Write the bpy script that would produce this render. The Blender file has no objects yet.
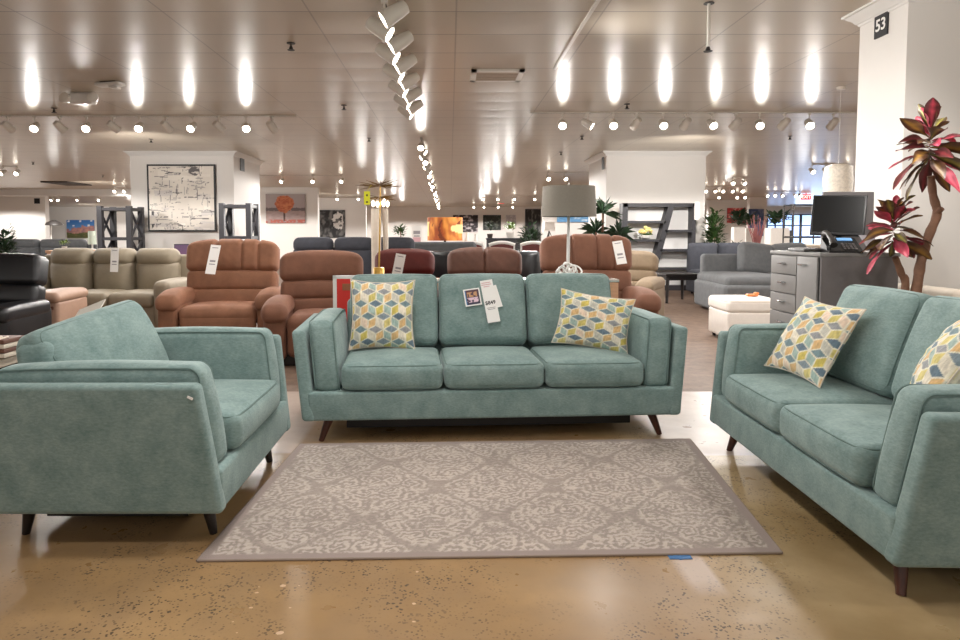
import bpy, math, random
import numpy as np
from mathutils import Vector, Matrix, Euler
random.seed(7); rng = np.random.RandomState(7)
C = bpy.context.scene.collection
PI = math.pi
def R(d): return math.radians(d)

# ------------------------------------------------------------------ camera model (photo frame 960 x 640)
FPX, CX, Y0, CAMH = 670.0, 450.0, 233.0, 1.20
PITCH = 0.0556
CY = Y0 + FPX*math.tan(PITCH)
CEIL = 2.96
fw = Vector((0, math.cos(PITCH), -math.sin(PITCH))); up = Vector((0, math.sin(PITCH), math.cos(PITCH)))
def ray(px, py): return fw + Vector((1, 0, 0))*((px-CX)/FPX) - up*((py-CY)/FPX)
CO = Vector((0, 0, CAMH))
def at(px, py, Y):                       # world point seen at a pixel, at depth Y
    d = ray(px, py); return CO + d*(Y/d.y)
def flz(px, py, z=0.0):                  # world point seen at a pixel, on the height z
    d = ray(px, py); return CO + d*((z-CAMH)/d.z)

cam = bpy.data.cameras.new('camera'); camo = bpy.data.objects.new('camera', cam); C.objects.link(camo)
camo.location = CO; camo.rotation_euler = (PI/2-PITCH, 0, 0)
cam.sensor_width = 36; cam.lens = FPX/960*36
cam.shift_x = (480-CX)/960; cam.shift_y = (CY-320)/960
cam.clip_end = 300
bpy.context.scene.camera = camo

# ------------------------------------------------------------------ materials
def lin(r, g, b):
    f = lambda c: (c/255/12.92 if c/255 <= .04045 else ((c/255+.055)/1.055)**2.4)
    return (f(r), f(g), f(b))
def newmat(name):
    m = bpy.data.materials.new(name); m.use_nodes = True
    return m, m.node_tree, m.node_tree.nodes['Principled BSDF']
def mat(name, rgb, rough=.6, metal=0, spec=.5, noise=0, nscale=20, bump=0, bscale=200, sheen=0, coat=0, emit=0, emit_col=None, trans=0, aniso=(1,1,1)):
    m, nt, b = newmat(name); c = lin(*rgb)
    b.inputs['Base Color'].default_value = (*c, 1); b.inputs['Roughness'].default_value = rough
    b.inputs['Metallic'].default_value = metal; b.inputs['Specular IOR Level'].default_value = spec
    if sheen: b.inputs['Sheen Weight'].default_value = sheen; b.inputs['Sheen Roughness'].default_value = .5; b.inputs['Sheen Tint'].default_value = (*[min(1, x*1.6+.1) for x in c], 1)
    if coat: b.inputs['Coat Weight'].default_value = coat
    if trans: b.inputs['Transmission Weight'].default_value = trans
    if emit:
        e = emit_col or rgb
        b.inputs['Emission Color'].default_value = (*lin(*e), 1); b.inputs['Emission Strength'].default_value = emit
    N = nt.nodes; L = nt.links
    if noise or bump:
        tc = N.new('ShaderNodeTexCoord'); mp = N.new('ShaderNodeMapping'); L.new(tc.outputs['Object'], mp.inputs['Vector'])
        mp.inputs['Scale'].default_value = aniso
    if noise:
        t = N.new('ShaderNodeTexNoise'); t.inputs['Scale'].default_value = nscale; t.inputs['Detail'].default_value = 6; t.inputs['Roughness'].default_value = .65
        L.new(mp.outputs[0], t.inputs['Vector'])
        r = N.new('ShaderNodeValToRGB'); r.color_ramp.elements[0].position = .3; r.color_ramp.elements[1].position = .7
        r.color_ramp.elements[0].color = (*[x*(1-noise) for x in c], 1); r.color_ramp.elements[1].color = (*[min(1, x*(1+noise)) for x in c], 1)
        L.new(t.outputs[0], r.inputs[0]); L.new(r.outputs[0], b.inputs['Base Color'])
    if bump:
        t2 = N.new('ShaderNodeTexNoise'); t2.inputs['Scale'].default_value = bscale; t2.inputs['Detail'].default_value = 3
        L.new(mp.outputs[0], t2.inputs['Vector'])
        bp = N.new('ShaderNodeBump'); bp.inputs['Strength'].default_value = bump; bp.inputs['Distance'].default_value = .01
        L.new(t2.outputs[0], bp.inputs['Height']); L.new(bp.outputs[0], b.inputs['Normal'])
    return m
def vcmat(name, rough=.6, emit=0, bump=0, sheen=0):
    m, nt, b = newmat(name)
    a = nt.nodes.new('ShaderNodeVertexColor'); a.layer_name = 'Col'
    nt.links.new(a.outputs[0], b.inputs['Base Color']); b.inputs['Roughness'].default_value = rough
    if emit: nt.links.new(a.outputs[0], b.inputs['Emission Color']); b.inputs['Emission Strength'].default_value = emit
    if sheen: b.inputs['Sheen Weight'].default_value = sheen
    if bump:
        t2 = nt.nodes.new('ShaderNodeTexNoise'); t2.inputs['Scale'].default_value = 260
        tc = nt.nodes.new('ShaderNodeTexCoord'); nt.links.new(tc.outputs['Object'], t2.inputs['Vector'])
        bp = nt.nodes.new('ShaderNodeBump'); bp.inputs['Strength'].default_value = bump; bp.inputs['Distance'].default_value = .01
        nt.links.new(t2.outputs[0], bp.inputs['Height']); nt.links.new(bp.outputs[0], b.inputs['Normal'])
    return m

M = {}
def fabric_sofa(name, rgb):
    m, nt, b = newmat(name); N, L = nt.nodes, nt.links; c = lin(*rgb)
    tc = N.new('ShaderNodeTexCoord')
    def noise(scale, det, vec_scale=(1,1,1)):
        mp = N.new('ShaderNodeMapping'); mp.inputs['Scale'].default_value = vec_scale; L.new(tc.outputs['Object'], mp.inputs['Vector'])
        t = N.new('ShaderNodeTexNoise'); t.inputs['Scale'].default_value = scale; t.inputs['Detail'].default_value = det; t.inputs['Roughness'].default_value = .6
        L.new(mp.outputs[0], t.inputs['Vector']); return t
    a = noise(9, 5); f = noise(60, 4, (1, 1, 2.2)); 
    mx = N.new('ShaderNodeMix'); mx.data_type = 'FLOAT'; mx.inputs[0].default_value = .45
    L.new(a.outputs[0], mx.inputs[2]); L.new(f.outputs[0], mx.inputs[3])
    r = N.new('ShaderNodeValToRGB'); e = r.color_ramp.elements
    e[0].position = .34; e[0].color = (c[0]*.68, c[1]*.74, c[2]*.74, 1)
    e[1].position = .66; e[1].color = (min(1, c[0]*1.34), min(1, c[1]*1.24), min(1, c[2]*1.25), 1)
    L.new(mx.outputs[0], r.inputs[0]); L.new(r.outputs[0], b.inputs['Base Color'])
    b.inputs['Roughness'].default_value = .85; b.inputs['Specular IOR Level'].default_value = .2
    b.inputs['Sheen Weight'].default_value = .35; b.inputs['Sheen Roughness'].default_value = .45
    b.inputs['Sheen Tint'].default_value = (.72, .82, .82, 1)
    bp = N.new('ShaderNodeBump'); bp.inputs['Strength'].default_value = .25; bp.inputs['Distance'].default_value = .006
    L.new(f.outputs[0], bp.inputs['Height']); L.new(bp.outputs[0], b.inputs['Normal'])
    return m
M['teal'] = fabric_sofa('seafoam_chenille', (124, 147, 144))
M['teal_pipe'] = mat('seafoam_piping', (108, 130, 127), .9, noise=.15)
M['walnut'] = mat('walnut_leg', (72, 38, 26), .35, noise=.3, nscale=14, aniso=(6, 6, 1))
M['blackleg'] = mat('black_leg', (28, 22, 20), .4)
M['brownsuede'] = mat('brown_suede', (132, 90, 66), .8, noise=.16, nscale=7, sheen=.3, bump=.15, bscale=120)
M['brownsuede2'] = mat('chestnut_suede', (118, 79, 60), .8, noise=.16, nscale=7, sheen=.3, bump=.15, bscale=120)
M['cocoa'] = mat('cocoa_leather', (98, 64, 50), .6, noise=.18, nscale=8)
M['oxblood'] = mat('oxblood_leather', (98, 34, 28), .55, noise=.15, nscale=8)
M['blackleather'] = mat('black_leather', (24, 25, 28), .32, noise=.2, nscale=9, bump=.08, bscale=160)
M['taupe'] = mat('taupe_leather', (140, 129, 110), .6, noise=.1, nscale=7, bump=.05, bscale=90)
M['tan'] = mat('tan_leather', (164, 132, 112), .55, noise=.06)
M['beige'] = mat('beige_suede', (134, 116, 94), .8, noise=.08)
M['charcoal'] = mat('charcoal_fabric', (66, 68, 76), .85, noise=.15, nscale=12)
M['slate'] = mat('slate_fabric', (94, 96, 98), .85, noise=.15, nscale=12)
M['greyfabric'] = mat('grey_fabric', (108, 110, 112), .9, noise=.12, nscale=16, bump=.1)
M['cream'] = mat('cream_upholstery', (214, 202, 186), .7, noise=.05)
M['whitefab'] = mat('white_upholstery', (224, 217, 209), .7, noise=.04)
M['wall'] = mat('white_wall_paint', (222, 218, 213), .7, noise=.015, nscale=2)
M['trim'] = mat('white_trim_paint', (226, 224, 220), .45)
M['white'] = mat('white_plastic', (228, 226, 222), .4)
M['whitemetal'] = mat('white_painted_metal', (232, 228, 220), .35)
M['offwhite'] = mat('unlit_lens', (196, 186, 172), .4)
M['paper'] = mat('white_paper', (240, 238, 235), .7)
M['ink'] = mat('black_ink', (30, 30, 34), .6)
M['greyink'] = mat('grey_ink', (150, 146, 150), .6)
M['pinkink'] = mat('pink_ink', (214, 170, 176), .6)
M['red'] = mat('red_print', (206, 48, 40), .5)
M['redbrown'] = mat('brown_print', (150, 90, 60), .5)
M['darkwood'] = mat('dark_grey_wood', (48, 47, 51), .5, noise=.12, nscale=10, aniso=(1, 1, 8))
M['blackwood'] = mat('black_wood', (32, 27, 26), .4)
M['oak'] = mat('light_oak', (196, 150, 116), .5, noise=.1, nscale=12, aniso=(1, 1, 6))
M['mirror'] = mat('mirrored_top', (226, 222, 216), .12, metal=.85)
M['brass'] = mat('brushed_brass', (206, 164, 84), .28, metal=1)
M['brassdark'] = mat('aged_brass', (120, 92, 50), .4, metal=.8)
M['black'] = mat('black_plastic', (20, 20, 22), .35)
M['screen'] = mat('monitor_screen', (14, 16, 18), .25)
M['deskgrey'] = mat('grey_laminate', (124, 122, 120), .5, noise=.03)
M['deskside'] = mat('grey_concrete_laminate', (108, 104, 104), .55, noise=.14, nscale=5)
M['chrome'] = mat('chrome', (200, 200, 204), .2, metal=1)
M['lcd'] = mat('phone_display', (120, 170, 220), .3, emit=.5)
M['shade'] = mat('grey_linen_shade', (128, 122, 112), .9, noise=.05, nscale=60)
M['leafg'] = mat('green_leaf', (58, 86, 42), .5, noise=.35, nscale=14)
M['leafd'] = mat('deep_green_leaf', (40, 62, 40), .5, noise=.35, nscale=14)
M['leafy'] = mat('fresh_green_leaf', (112, 140, 60), .5, noise=.3, nscale=14)
M['pinkplant'] = mat('dried_pink_branch', (170, 110, 108), .8)
M['bark'] = mat('smooth_bark', (120, 86, 66), .75, noise=.25, nscale=22, bump=.3, bscale=60)
M['pot'] = mat('white_pot', (222, 218, 212), .4)
M['potdark'] = mat('dark_pot', (60, 52, 48), .5)
M['soil'] = mat('soil', (48, 36, 28), .95)
M['stone'] = mat('beige_panel', (198, 184, 168), .7)
M['flower'] = mat('yellow_flower', (226, 206, 130), .7, noise=.15)
M['tagyellow'] = mat('yellow_tag', (226, 222, 50), .6, emit=.15)
M['bluetape'] = mat('blue_tape', (70, 118, 170), .6)
M['rugedge'] = mat('rug_binding', (140, 124, 112), .95)
M['galv'] = mat('sprinkler_metal', (110, 102, 94), .4, metal=.5)
M['dark'] = mat('dark_metal', (40, 36, 34), .5)
M['lamp_lit'] = mat('lit_lamp', (255, 246, 228), .4, emit=19, emit_col=(255, 243, 226))
M['bulb_lit'] = mat('lit_bulb', (255, 246, 228), .4, emit=9, emit_col=(255, 236, 204))
M['exit'] = mat('exit_red', (220, 40, 36), .5, emit=1.2)
M['exitw'] = mat('exit_letter', (255, 235, 230), .5, emit=1.5)
M['daylight'] = mat('daylight_window', (190, 215, 255), .4, emit=1.8, emit_col=(165, 200, 255))
M['pearl'] = mat('pierced_white_shade', (236, 228, 214), .6, noise=.2, nscale=40, emit=.08, emit_col=(255, 240, 220))
M['vc'] = vcmat('printed_canvas', .65)
M['vcpillow'] = vcmat('woven_cushion_print', .85, bump=.25, sheen=.2)
M['vcrug'] = vcmat('woven_rug', .95, bump=.35)
M['vcleaf'] = vcmat('variegated_leaf', .42)
M['vcshade'] = vcmat('amber_shade', .6, emit=.06)

# ------------------------------------------------------------------ mesh builder
class MB:
    def __init__(s): s.v = []; s.f = []; s.m = []
    def add(s, vs, fs, mi=0, mx=None):
        o = len(s.v)
        s.v += [tuple(mx @ Vector(p)) for p in vs] if mx is not None else [tuple(p) for p in vs]
        s.f += [tuple(i+o for i in f) for f in fs]; s.m += [mi]*len(fs); return s
    def box(s, c, d, mi=0, mx=None, bev=0):
        x, y, z = [k/2 for k in d]
        if bev: return s.soft(c, d, bev, mi=mi, mx=mx, n=(1, 1, 1), k=2)
        vs = [(c[0]+i*x, c[1]+j*y, c[2]+k*z) for i in (-1, 1) for j in (-1, 1) for k in (-1, 1)]
        return s.add(vs, [(0, 1, 3, 2), (4, 6, 7, 5), (0, 4, 5, 1), (2, 3, 7, 6), (0, 2, 6, 4), (1, 5, 7, 3)], mi, mx)
    def soft(s, c, d, r, puff=(0, 0, 0), n=(8, 8, 8), k=3, mi=0, mx=None, deform=None):
        h = [q/2 for q in d]; r = min(r, min(h)*.999)
        ax = []
        for a in range(3):
            arc = [-h[a]+r-r*math.tan(t) for t in np.linspace(PI/4, 0, k+1)]
            mid = list(np.linspace(-h[a]+r, h[a]-r, n[a]+1))[1:-1] if h[a]-r > 1e-5 else []
            full = arc + mid + [-t for t in arc[::-1]]
            out = []
            for t in full:
                if not out or abs(t-out[-1]) > 1e-7: out.append(t)
            ax.append(out)
        idx = {}; vs = []; fs = []
        def vid(i, j, l):
            key = (i, j, l)
            if key in idx: return idx[key]
            p = [ax[0][i], ax[1][j], ax[2][l]]
            inn = [max(-(h[a]-r), min(h[a]-r, p[a])) for a in range(3)]
            dv = [p[a]-inn[a] for a in range(3)]; ln = math.sqrt(sum(q*q for q in dv)) or 1
            p = [inn[a]+r*dv[a]/ln for a in range(3)]
            u = [p[a]/h[a] for a in range(3)]
            w = [max(0, 1-u[a]**2) for a in range(3)]
            q = [p[0]+puff[0]*u[0]*w[1]*w[2], p[1]+puff[1]*u[1]*w[0]*w[2], p[2]+puff[2]*u[2]*w[0]*w[1]]
            if deform: q = deform(*q)
            idx[key] = len(vs); vs.append((q[0]+c[0], q[1]+c[1], q[2]+c[2])); return idx[key]
        X, Y, Z = len(ax[0])-1, len(ax[1])-1, len(ax[2])-1
        for i in range(X):
            for j in range(Y):
                fs.append((vid(i, j, 0), vid(i, j+1, 0), vid(i+1, j+1, 0), vid(i+1, j, 0)))
                fs.append((vid(i, j, Z), vid(i+1, j, Z), vid(i+1, j+1, Z), vid(i, j+1, Z)))
        for i in range(X):
            for l in range(Z):
                fs.append((vid(i, 0, l), vid(i+1, 0, l), vid(i+1, 0, l+1), vid(i, 0, l+1)))
                fs.append((vid(i, Y, l), vid(i, Y, l+1), vid(i+1, Y, l+1), vid(i+1, Y, l)))
        for j in range(Y):
            for l in range(Z):
                fs.append((vid(0, j, l), vid(0, j, l+1), vid(0, j+1, l+1), vid(0, j+1, l)))
                fs.append((vid(X, j, l), vid(X, j+1, l), vid(X, j+1, l+1), vid(X, j, l+1)))
        return s.add(vs, fs, mi, mx)
    def tube(s, pts, r, seg=8, mi=0, mx=None, closed=False, caps=True):
        pts = [Vector(p) for p in pts]; n = len(pts)
        rr = r if isinstance(r, (list, tuple)) else [r]*n
        vs = []; fs = []; prev = None
        for i, p in enumerate(pts):
            a = pts[(i-1) % n] if (closed or i > 0) else p; b = pts[(i+1) % n] if (closed or i < n-1) else p
            t = (b-a).normalized()
            if prev is None:
                e = Vector((0, 0, 1)) if abs(t.z) < .9 else Vector((1, 0, 0)); u = t.cross(e).normalized()
            else:
                u = (prev-t*prev.dot(t)).normalized()
            w = t.cross(u); prev = u
            for k in range(seg):
                an = 2*PI*k/seg; vs.append(tuple(p+(u*math.cos(an)+w*math.sin(an))*rr[i]))
        for i in range(n if closed else n-1):
            j = (i+1) % n
            for k in range(seg):
                k2 = (k+1) % seg; fs.append((i*seg+k, i*seg+k2, j*seg+k2, j*seg+k))
        if not closed and caps:
            fs.append(tuple(range(seg))[::-1]); fs.append(tuple((n-1)*seg+k for k in range(seg)))
        return s.add(vs, fs, mi, mx)
    def lathe(s, prof, c=(0, 0, 0), seg=20, mi=0, mx=None, cap=True):
        vs = []; fs = []
        for r, z in prof:
            for k in range(seg):
                a = 2*PI*k/seg; vs.append((c[0]+r*math.cos(a), c[1]+r*math.sin(a), c[2]+z))
        for i in range(len(prof)-1):
            for k in range(seg):
                k2 = (k+1) % seg; fs.append((i*seg+k, i*seg+k2, (i+1)*seg+k2, (i+1)*seg+k))
        if cap:
            fs.append(tuple(range(seg))[::-1]); fs.append(tuple((len(prof)-1)*seg+k for k in range(seg)))
        return s.add(vs, fs, mi, mx)
    def prism(s, poly, x0, x1, mi=0, mx=None):        # poly in (y,z), extruded along x
        n = len(poly); vs = [(x0, y, z) for y, z in poly]+[(x1, y, z) for y, z in poly]
        fs = [tuple(range(n)), tuple(range(2*n-1, n-1, -1))]+[((i+1) % n, i, n+i, n+(i+1) % n) for i in range(n)]
        return s.add(vs, fs, mi, mx)
    def quad(s, a, b, c, d, mi=0): return s.add([a, b, c, d], [(0, 1, 2, 3)], mi)
    def build(s, name, mats, parent=None, smooth=True, ang=40, loc=None):
        me = bpy.data.meshes.new(name); me.from_pydata(s.v, [], s.f)
        if not isinstance(mats, (list, tuple)): mats = [mats]
        for q in mats: me.materials.append(q)
        me.polygons.foreach_set('material_index', s.m)
        me.update()
        if smooth:
            me.polygons.foreach_set('use_smooth', [True]*len(me.polygons)); me.set_sharp_from_angle(angle=R(ang))
        o = bpy.data.objects.new(name, me); C.objects.link(o)
        if parent is not None: o.parent = parent
        if loc is not None: o.location = loc
        return o
def mtx(loc=(0, 0, 0), rot=(0, 0, 0), sc=(1, 1, 1)): return Matrix.LocRotScale(Vector(loc), Euler(rot), Vector(sc))

def tag(o, label, cat, group=None, kind=None):
    if label: o['label'] = label
    if cat: o['category'] = cat
    if group: o['group'] = group
    if kind: o['kind'] = kind
    return o
def thing(name, label, cat, loc=(0, 0, 0), rotz=0, group=None):
    o = bpy.data.objects.new(name, None); C.objects.link(o); o.empty_display_size = .1
    o.location = loc; o.rotation_euler = (0, 0, rotz); return tag(o, label, cat, group)
def struct(o): o['kind'] = 'structure'; return o
def kids(o): return list(o.children)
def dup(root, loc=None, rotz=None, label=None, group=None):
    r = root.copy(); C.objects.link(r)
    if loc is not None: r.location = loc
    if rotz is not None: r.rotation_euler = (0, 0, rotz)
    if label: r['label'] = label
    if group: r['group'] = group
    for ch in kids(root):
        c = ch.copy(); C.objects.link(c); c.parent = r
        for g in kids(ch):
            d = g.copy(); C.objects.link(d); d.parent = c
    return r
def rloop(hx, hy, r, z, seg=5, plane='xy'):
    pts = []
    for cx, cy, a0 in ((hx-r, hy-r, 0), (-hx+r, hy-r, PI/2), (-hx+r, -hy+r, PI), (hx-r, -hy+r, 3*PI/2)):
        for k in range(seg+1):
            a = a0+PI/2*k/seg; pts.append((cx+r*math.cos(a), cy+r*math.sin(a), z))
    # straight run subdivision
    out = []
    n = len(pts)
    for i in range(n):
        a, b = Vector(pts[i]), Vector(pts[(i+1) % n]); out.append(a)
        if (b-a).length > .12:
            for k in range(1, 6): out.append(a.lerp(b, k/6))
    if plane == 'xz': out = [Vector((p.x, p.z, p.y)) for p in out]
    if plane == 'yz': out = [Vector((p.z, p.x, p.y)) for p in out]
    return out
def text_mesh(txt, size, mat_, name, parent, mx, extrude=.001):
    cu = bpy.data.curves.new(name, 'FONT'); cu.body = txt; cu.size = size; cu.extrude = extrude; cu.align_x = 'CENTER'; cu.align_y = 'CENTER'
    cu.offset = size*.02; cu.resolution_u = 4
    o = bpy.data.objects.new(name, cu); C.objects.link(o); bpy.context.view_layer.update()
    me = bpy.data.meshes.new_from_object(o.evaluated_get(bpy.context.evaluated_depsgraph_get()))
    C.objects.unlink(o); bpy.data.objects.remove(o)
    me.materials.clear(); me.materials.append(mat_); me.transform(mx)
    o2 = bpy.data.objects.new(name, me); C.objects.link(o2)
    if parent is not None: o2.parent = parent
    return o2
def color_grid(name, func, w, h, nx, ny, mat_, parent=None, mapf=None):
    """a sheet in its own x-z plane (facing -y), printed with func(u,v)->rgb arrays (sRGB 0-255), v up"""
    us = np.linspace(0, 1, nx+1); vs = np.linspace(0, 1, ny+1); U, V = np.meshgrid(us, vs)
    col = func(U.ravel(), V.ravel())
    if mapf: P = mapf(U.ravel(), V.ravel())
    else: P = np.stack([(U.ravel()-.5)*w, np.zeros(U.size), (V.ravel()-.5)*h], 1)
    i = np.arange(nx*ny); r = i//nx; c = i % nx; a = r*(nx+1)+c
    F = np.stack([a, a+1, a+nx+2, a+nx+1], 1)
    me = bpy.data.meshes.new(name); me.from_pydata(P.tolist(), [], F.tolist())
    setcol(me, col); me.materials.append(mat_)
    me.polygons.foreach_set('use_smooth', [True]*len(me.polygons))
    o = bpy.data.objects.new(name, me); C.objects.link(o)
    if parent is not None: o.parent = parent
    return o
def setcol(me, col):
    c = np.clip(np.asarray(col, float)/255, 0, 1); l = np.where(c <= .04045, c/12.92, ((c+.055)/1.055)**2.4)
    at_ = me.color_attributes.new('Col', 'FLOAT_COLOR', 'POINT')
    at_.data.foreach_set('color', np.concatenate([l, np.ones((len(l), 1))], 1).ravel().astype(np.float32))
def vnoise(x, y, seed=0):
    r = np.random.RandomState(seed); G = r.rand(64, 64)
    xi = np.floor(x).astype(int); yi = np.floor(y).astype(int); fx = x-xi; fy = y-yi
    fx = fx*fx*(3-2*fx); fy = fy*fy*(3-2*fy)
    g = lambda a, b: G[a % 64, b % 64]
    return (g(xi, yi)*(1-fx)+g(xi+1, yi)*fx)*(1-fy)+(g(xi, yi+1)*(1-fx)+g(xi+1, yi+1)*fx)*fy
def fbm(x, y, seed=0, o=4):
    t = 0; a = .5; s = 0
    for k in range(o): t = t+a*vnoise(x*2**k, y*2**k, seed+k); s += a; a *= .5
    return t/s
def mixc(a, b, t): t = np.asarray(t)[:, None]; return np.asarray(a, float)*(1-t)+np.asarray(b, float)*t
def sstep(a, b, x): t = np.clip((x-a)/(b-a), 0, 1); return t*t*(3-2*t)

# ================================================================== SETTING
# ---- floor
def floor_material():
    m, nt, b = newmat('polished_concrete'); N, L = nt.nodes, nt.links
    geo = N.new('ShaderNodeNewGeometry'); sep = N.new('ShaderNodeSeparateXYZ'); L.new(geo.outputs['Position'], sep.inputs[0])
    def noise(scale, det=4, rough=.55):
        t = N.new('ShaderNodeTexNoise'); t.inputs['Scale'].default_value = scale; t.inputs['Detail'].default_value = det; t.inputs['Roughness'].default_value = rough
        L.new(geo.outputs['Position'], t.inputs['Vector']); return t.outputs[0]
    def ramp(x, p0, p1, c0, c1):
        r = N.new('ShaderNodeValToRGB'); e = r.color_ramp.elements; e[0].position = p0; e[1].position = p1
        e[0].color = (*c0, 1); e[1].color = (*c1, 1); L.new(x, r.inputs[0]); return r.outputs[0]
    def math_(op, a, bb, clamp=False):
        q = N.new('ShaderNodeMath'); q.operation = op; q.use_clamp = clamp
        for i, s in enumerate((a, bb)):
            if isinstance(s, (int, float)): q.inputs[i].default_value = s
            elif s is not None: L.new(s, q.inputs[i])
        return q.outputs[0]
    def mix(f, a, bb):
        q = N.new('ShaderNodeMix'); q.data_type = 'RGBA'
        if isinstance(f, (int, float)): q.inputs[0].default_value = f
        else: L.new(f, q.inputs[0])
        for i, s in ((6, a), (7, bb)):
            if isinstance(s, tuple): q.inputs[i].default_value = (*s, 1)
            else: L.new(s, q.inputs[i])
        return q.outputs[2]
    X, Y = sep.outputs[0], sep.outputs[1]
    gt = lambda v, t, w=.01: N_step(v, t, w)
    def N_step(v, t, w):
        mr = N.new('ShaderNodeMapRange'); mr.inputs[1].default_value = t-w; mr.inputs[2].default_value = t+w; L.new(v, mr.inputs[0]); return mr.outputs[0]
    base = ramp(noise(1.3, 5), .35, .68, lin(142, 111, 74), lin(174, 142, 101))
    base = mix(ramp(noise(5, 6), .4, .8, (0, 0, 0), (.8, .8, .8)), base, lin(146, 120, 90))
    olive = ramp(noise(2.1, 5), .4, .65, lin(150, 126, 88), lin(176, 152, 114))
    base = mix(N_step(X, 1.0, .25), base, olive)
    # dark aggregate chips, in drifts
    vo = N.new('ShaderNodeTexVoronoi'); vo.inputs['Scale'].default_value = 74; L.new(geo.outputs['Position'], vo.inputs['Vector'])
    chip = ramp(vo.outputs['Distance'], .24, .32, (1, 1, 1), (0, 0, 0))
    vo2 = N.new('ShaderNodeTexVoronoi'); vo2.inputs['Scale'].default_value = 46; L.new(geo.outputs['Position'], vo2.inputs['Vector'])
    chip2 = ramp(vo2.outputs['Distance'], .2, .28, (1, 1, 1), (0, 0, 0))
    chip = math_('MAXIMUM', chip, chip2)
    drift = ramp(noise(1.7, 3), .44, .56, (0, 0, 0), (1, 1, 1))
    wob = ramp(noise(14, 2), .42, .56, (.1, .1, .1), (1, 1, 1))
    chipf = math_('MULTIPLY', math_('MULTIPLY', chip, drift), wob)
    base = mix(math_('MULTIPLY', chipf, .9), base, lin(58, 44, 36))
    # pale section behind and at the side
    pale = ramp(noise(1.6, 6), .35, .65, lin(164, 146, 133), lin(190, 174, 161))
    pm = math_('MULTIPLY', N_step(Y, 3.56, .01), N_step(X, 1.25, .03))
    pm = math_('MAXIMUM', pm, N_step(Y, 4.25, .05))
    pm = math_('MAXIMUM', pm, math_('MULTIPLY', N_step(Y, 3.6, .02), math_('SUBTRACT', 1, N_step(X, -.86, .02))))
    base = mix(pm, base, pale)
    # small grey repair patch by the rug
    pp = math_('MULTIPLY', math_('MULTIPLY', N_step(X, .82, .02), math_('SUBTRACT', 1, N_step(X, .93, .01))), math_('MULTIPLY', N_step(Y, 2.2, .06), math_('SUBTRACT', 1, N_step(Y, 2.48, .01))))
    base = mix(math_('MULTIPLY', pp, .7), base, lin(196, 178, 166))
    # brown carpet of the sales floor beyond
    cm = N_step(Y, 5.02, .012)
    carpet = ramp(noise(9, 6, .7), .35, .65, lin(98, 78, 64), lin(124, 102, 86))
    base = mix(cm, base, carpet)
    L.new(base, b.inputs['Base Color'])
    rr = ramp(noise(7, 5), .3, .7, (.26, .26, .26), (.42, .42, .42))
    rm = N.new('ShaderNodeMix'); rm.data_type = 'FLOAT'; L.new(cm, rm.inputs[0]); L.new(rr, rm.inputs[2]); rm.inputs[3].default_value = .6
    L.new(rm.outputs[0], b.inputs['Roughness']); b.inputs['Specular IOR Level'].default_value = .45
    bp = N.new('ShaderNodeBump'); bp.inputs['Strength'].default_value = .04; L.new(noise(30, 4), bp.inputs['Height']); L.new(bp.outputs[0], b.inputs['Normal'])
    return m
f = MB(); f.quad((-32, -6, 0), (34, -6, 0), (34, 48, 0), (-32, 48, 0))
fm = floor_material()
for px, py, s in ((283, 586, .013), (257, 593, .007), (251, 608, .007), (233, 622, .004), (280, 633, .012), (299, 586, .004), (259, 587, .004), (290, 608, .004), (237, 633, .004), (414, 604, .008), (414, 622, .006), (417, 572, .006), (604, 560, .004)):
    p = flz(px, py); k = 7; a0 = random.random()*6
    f.add([(p.x+s*math.cos(a0+2*PI*i/k)*random.uniform(.7, 1.3), p.y+s*.8*math.sin(a0+2*PI*i/k)*random.uniform(.7, 1.2), .0008) for i in range(k)], [tuple(range(k))], 1)
struct(f.build('floor', [fm, mat('paint_drip', (214, 186, 156), .6)], smooth=False))

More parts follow.
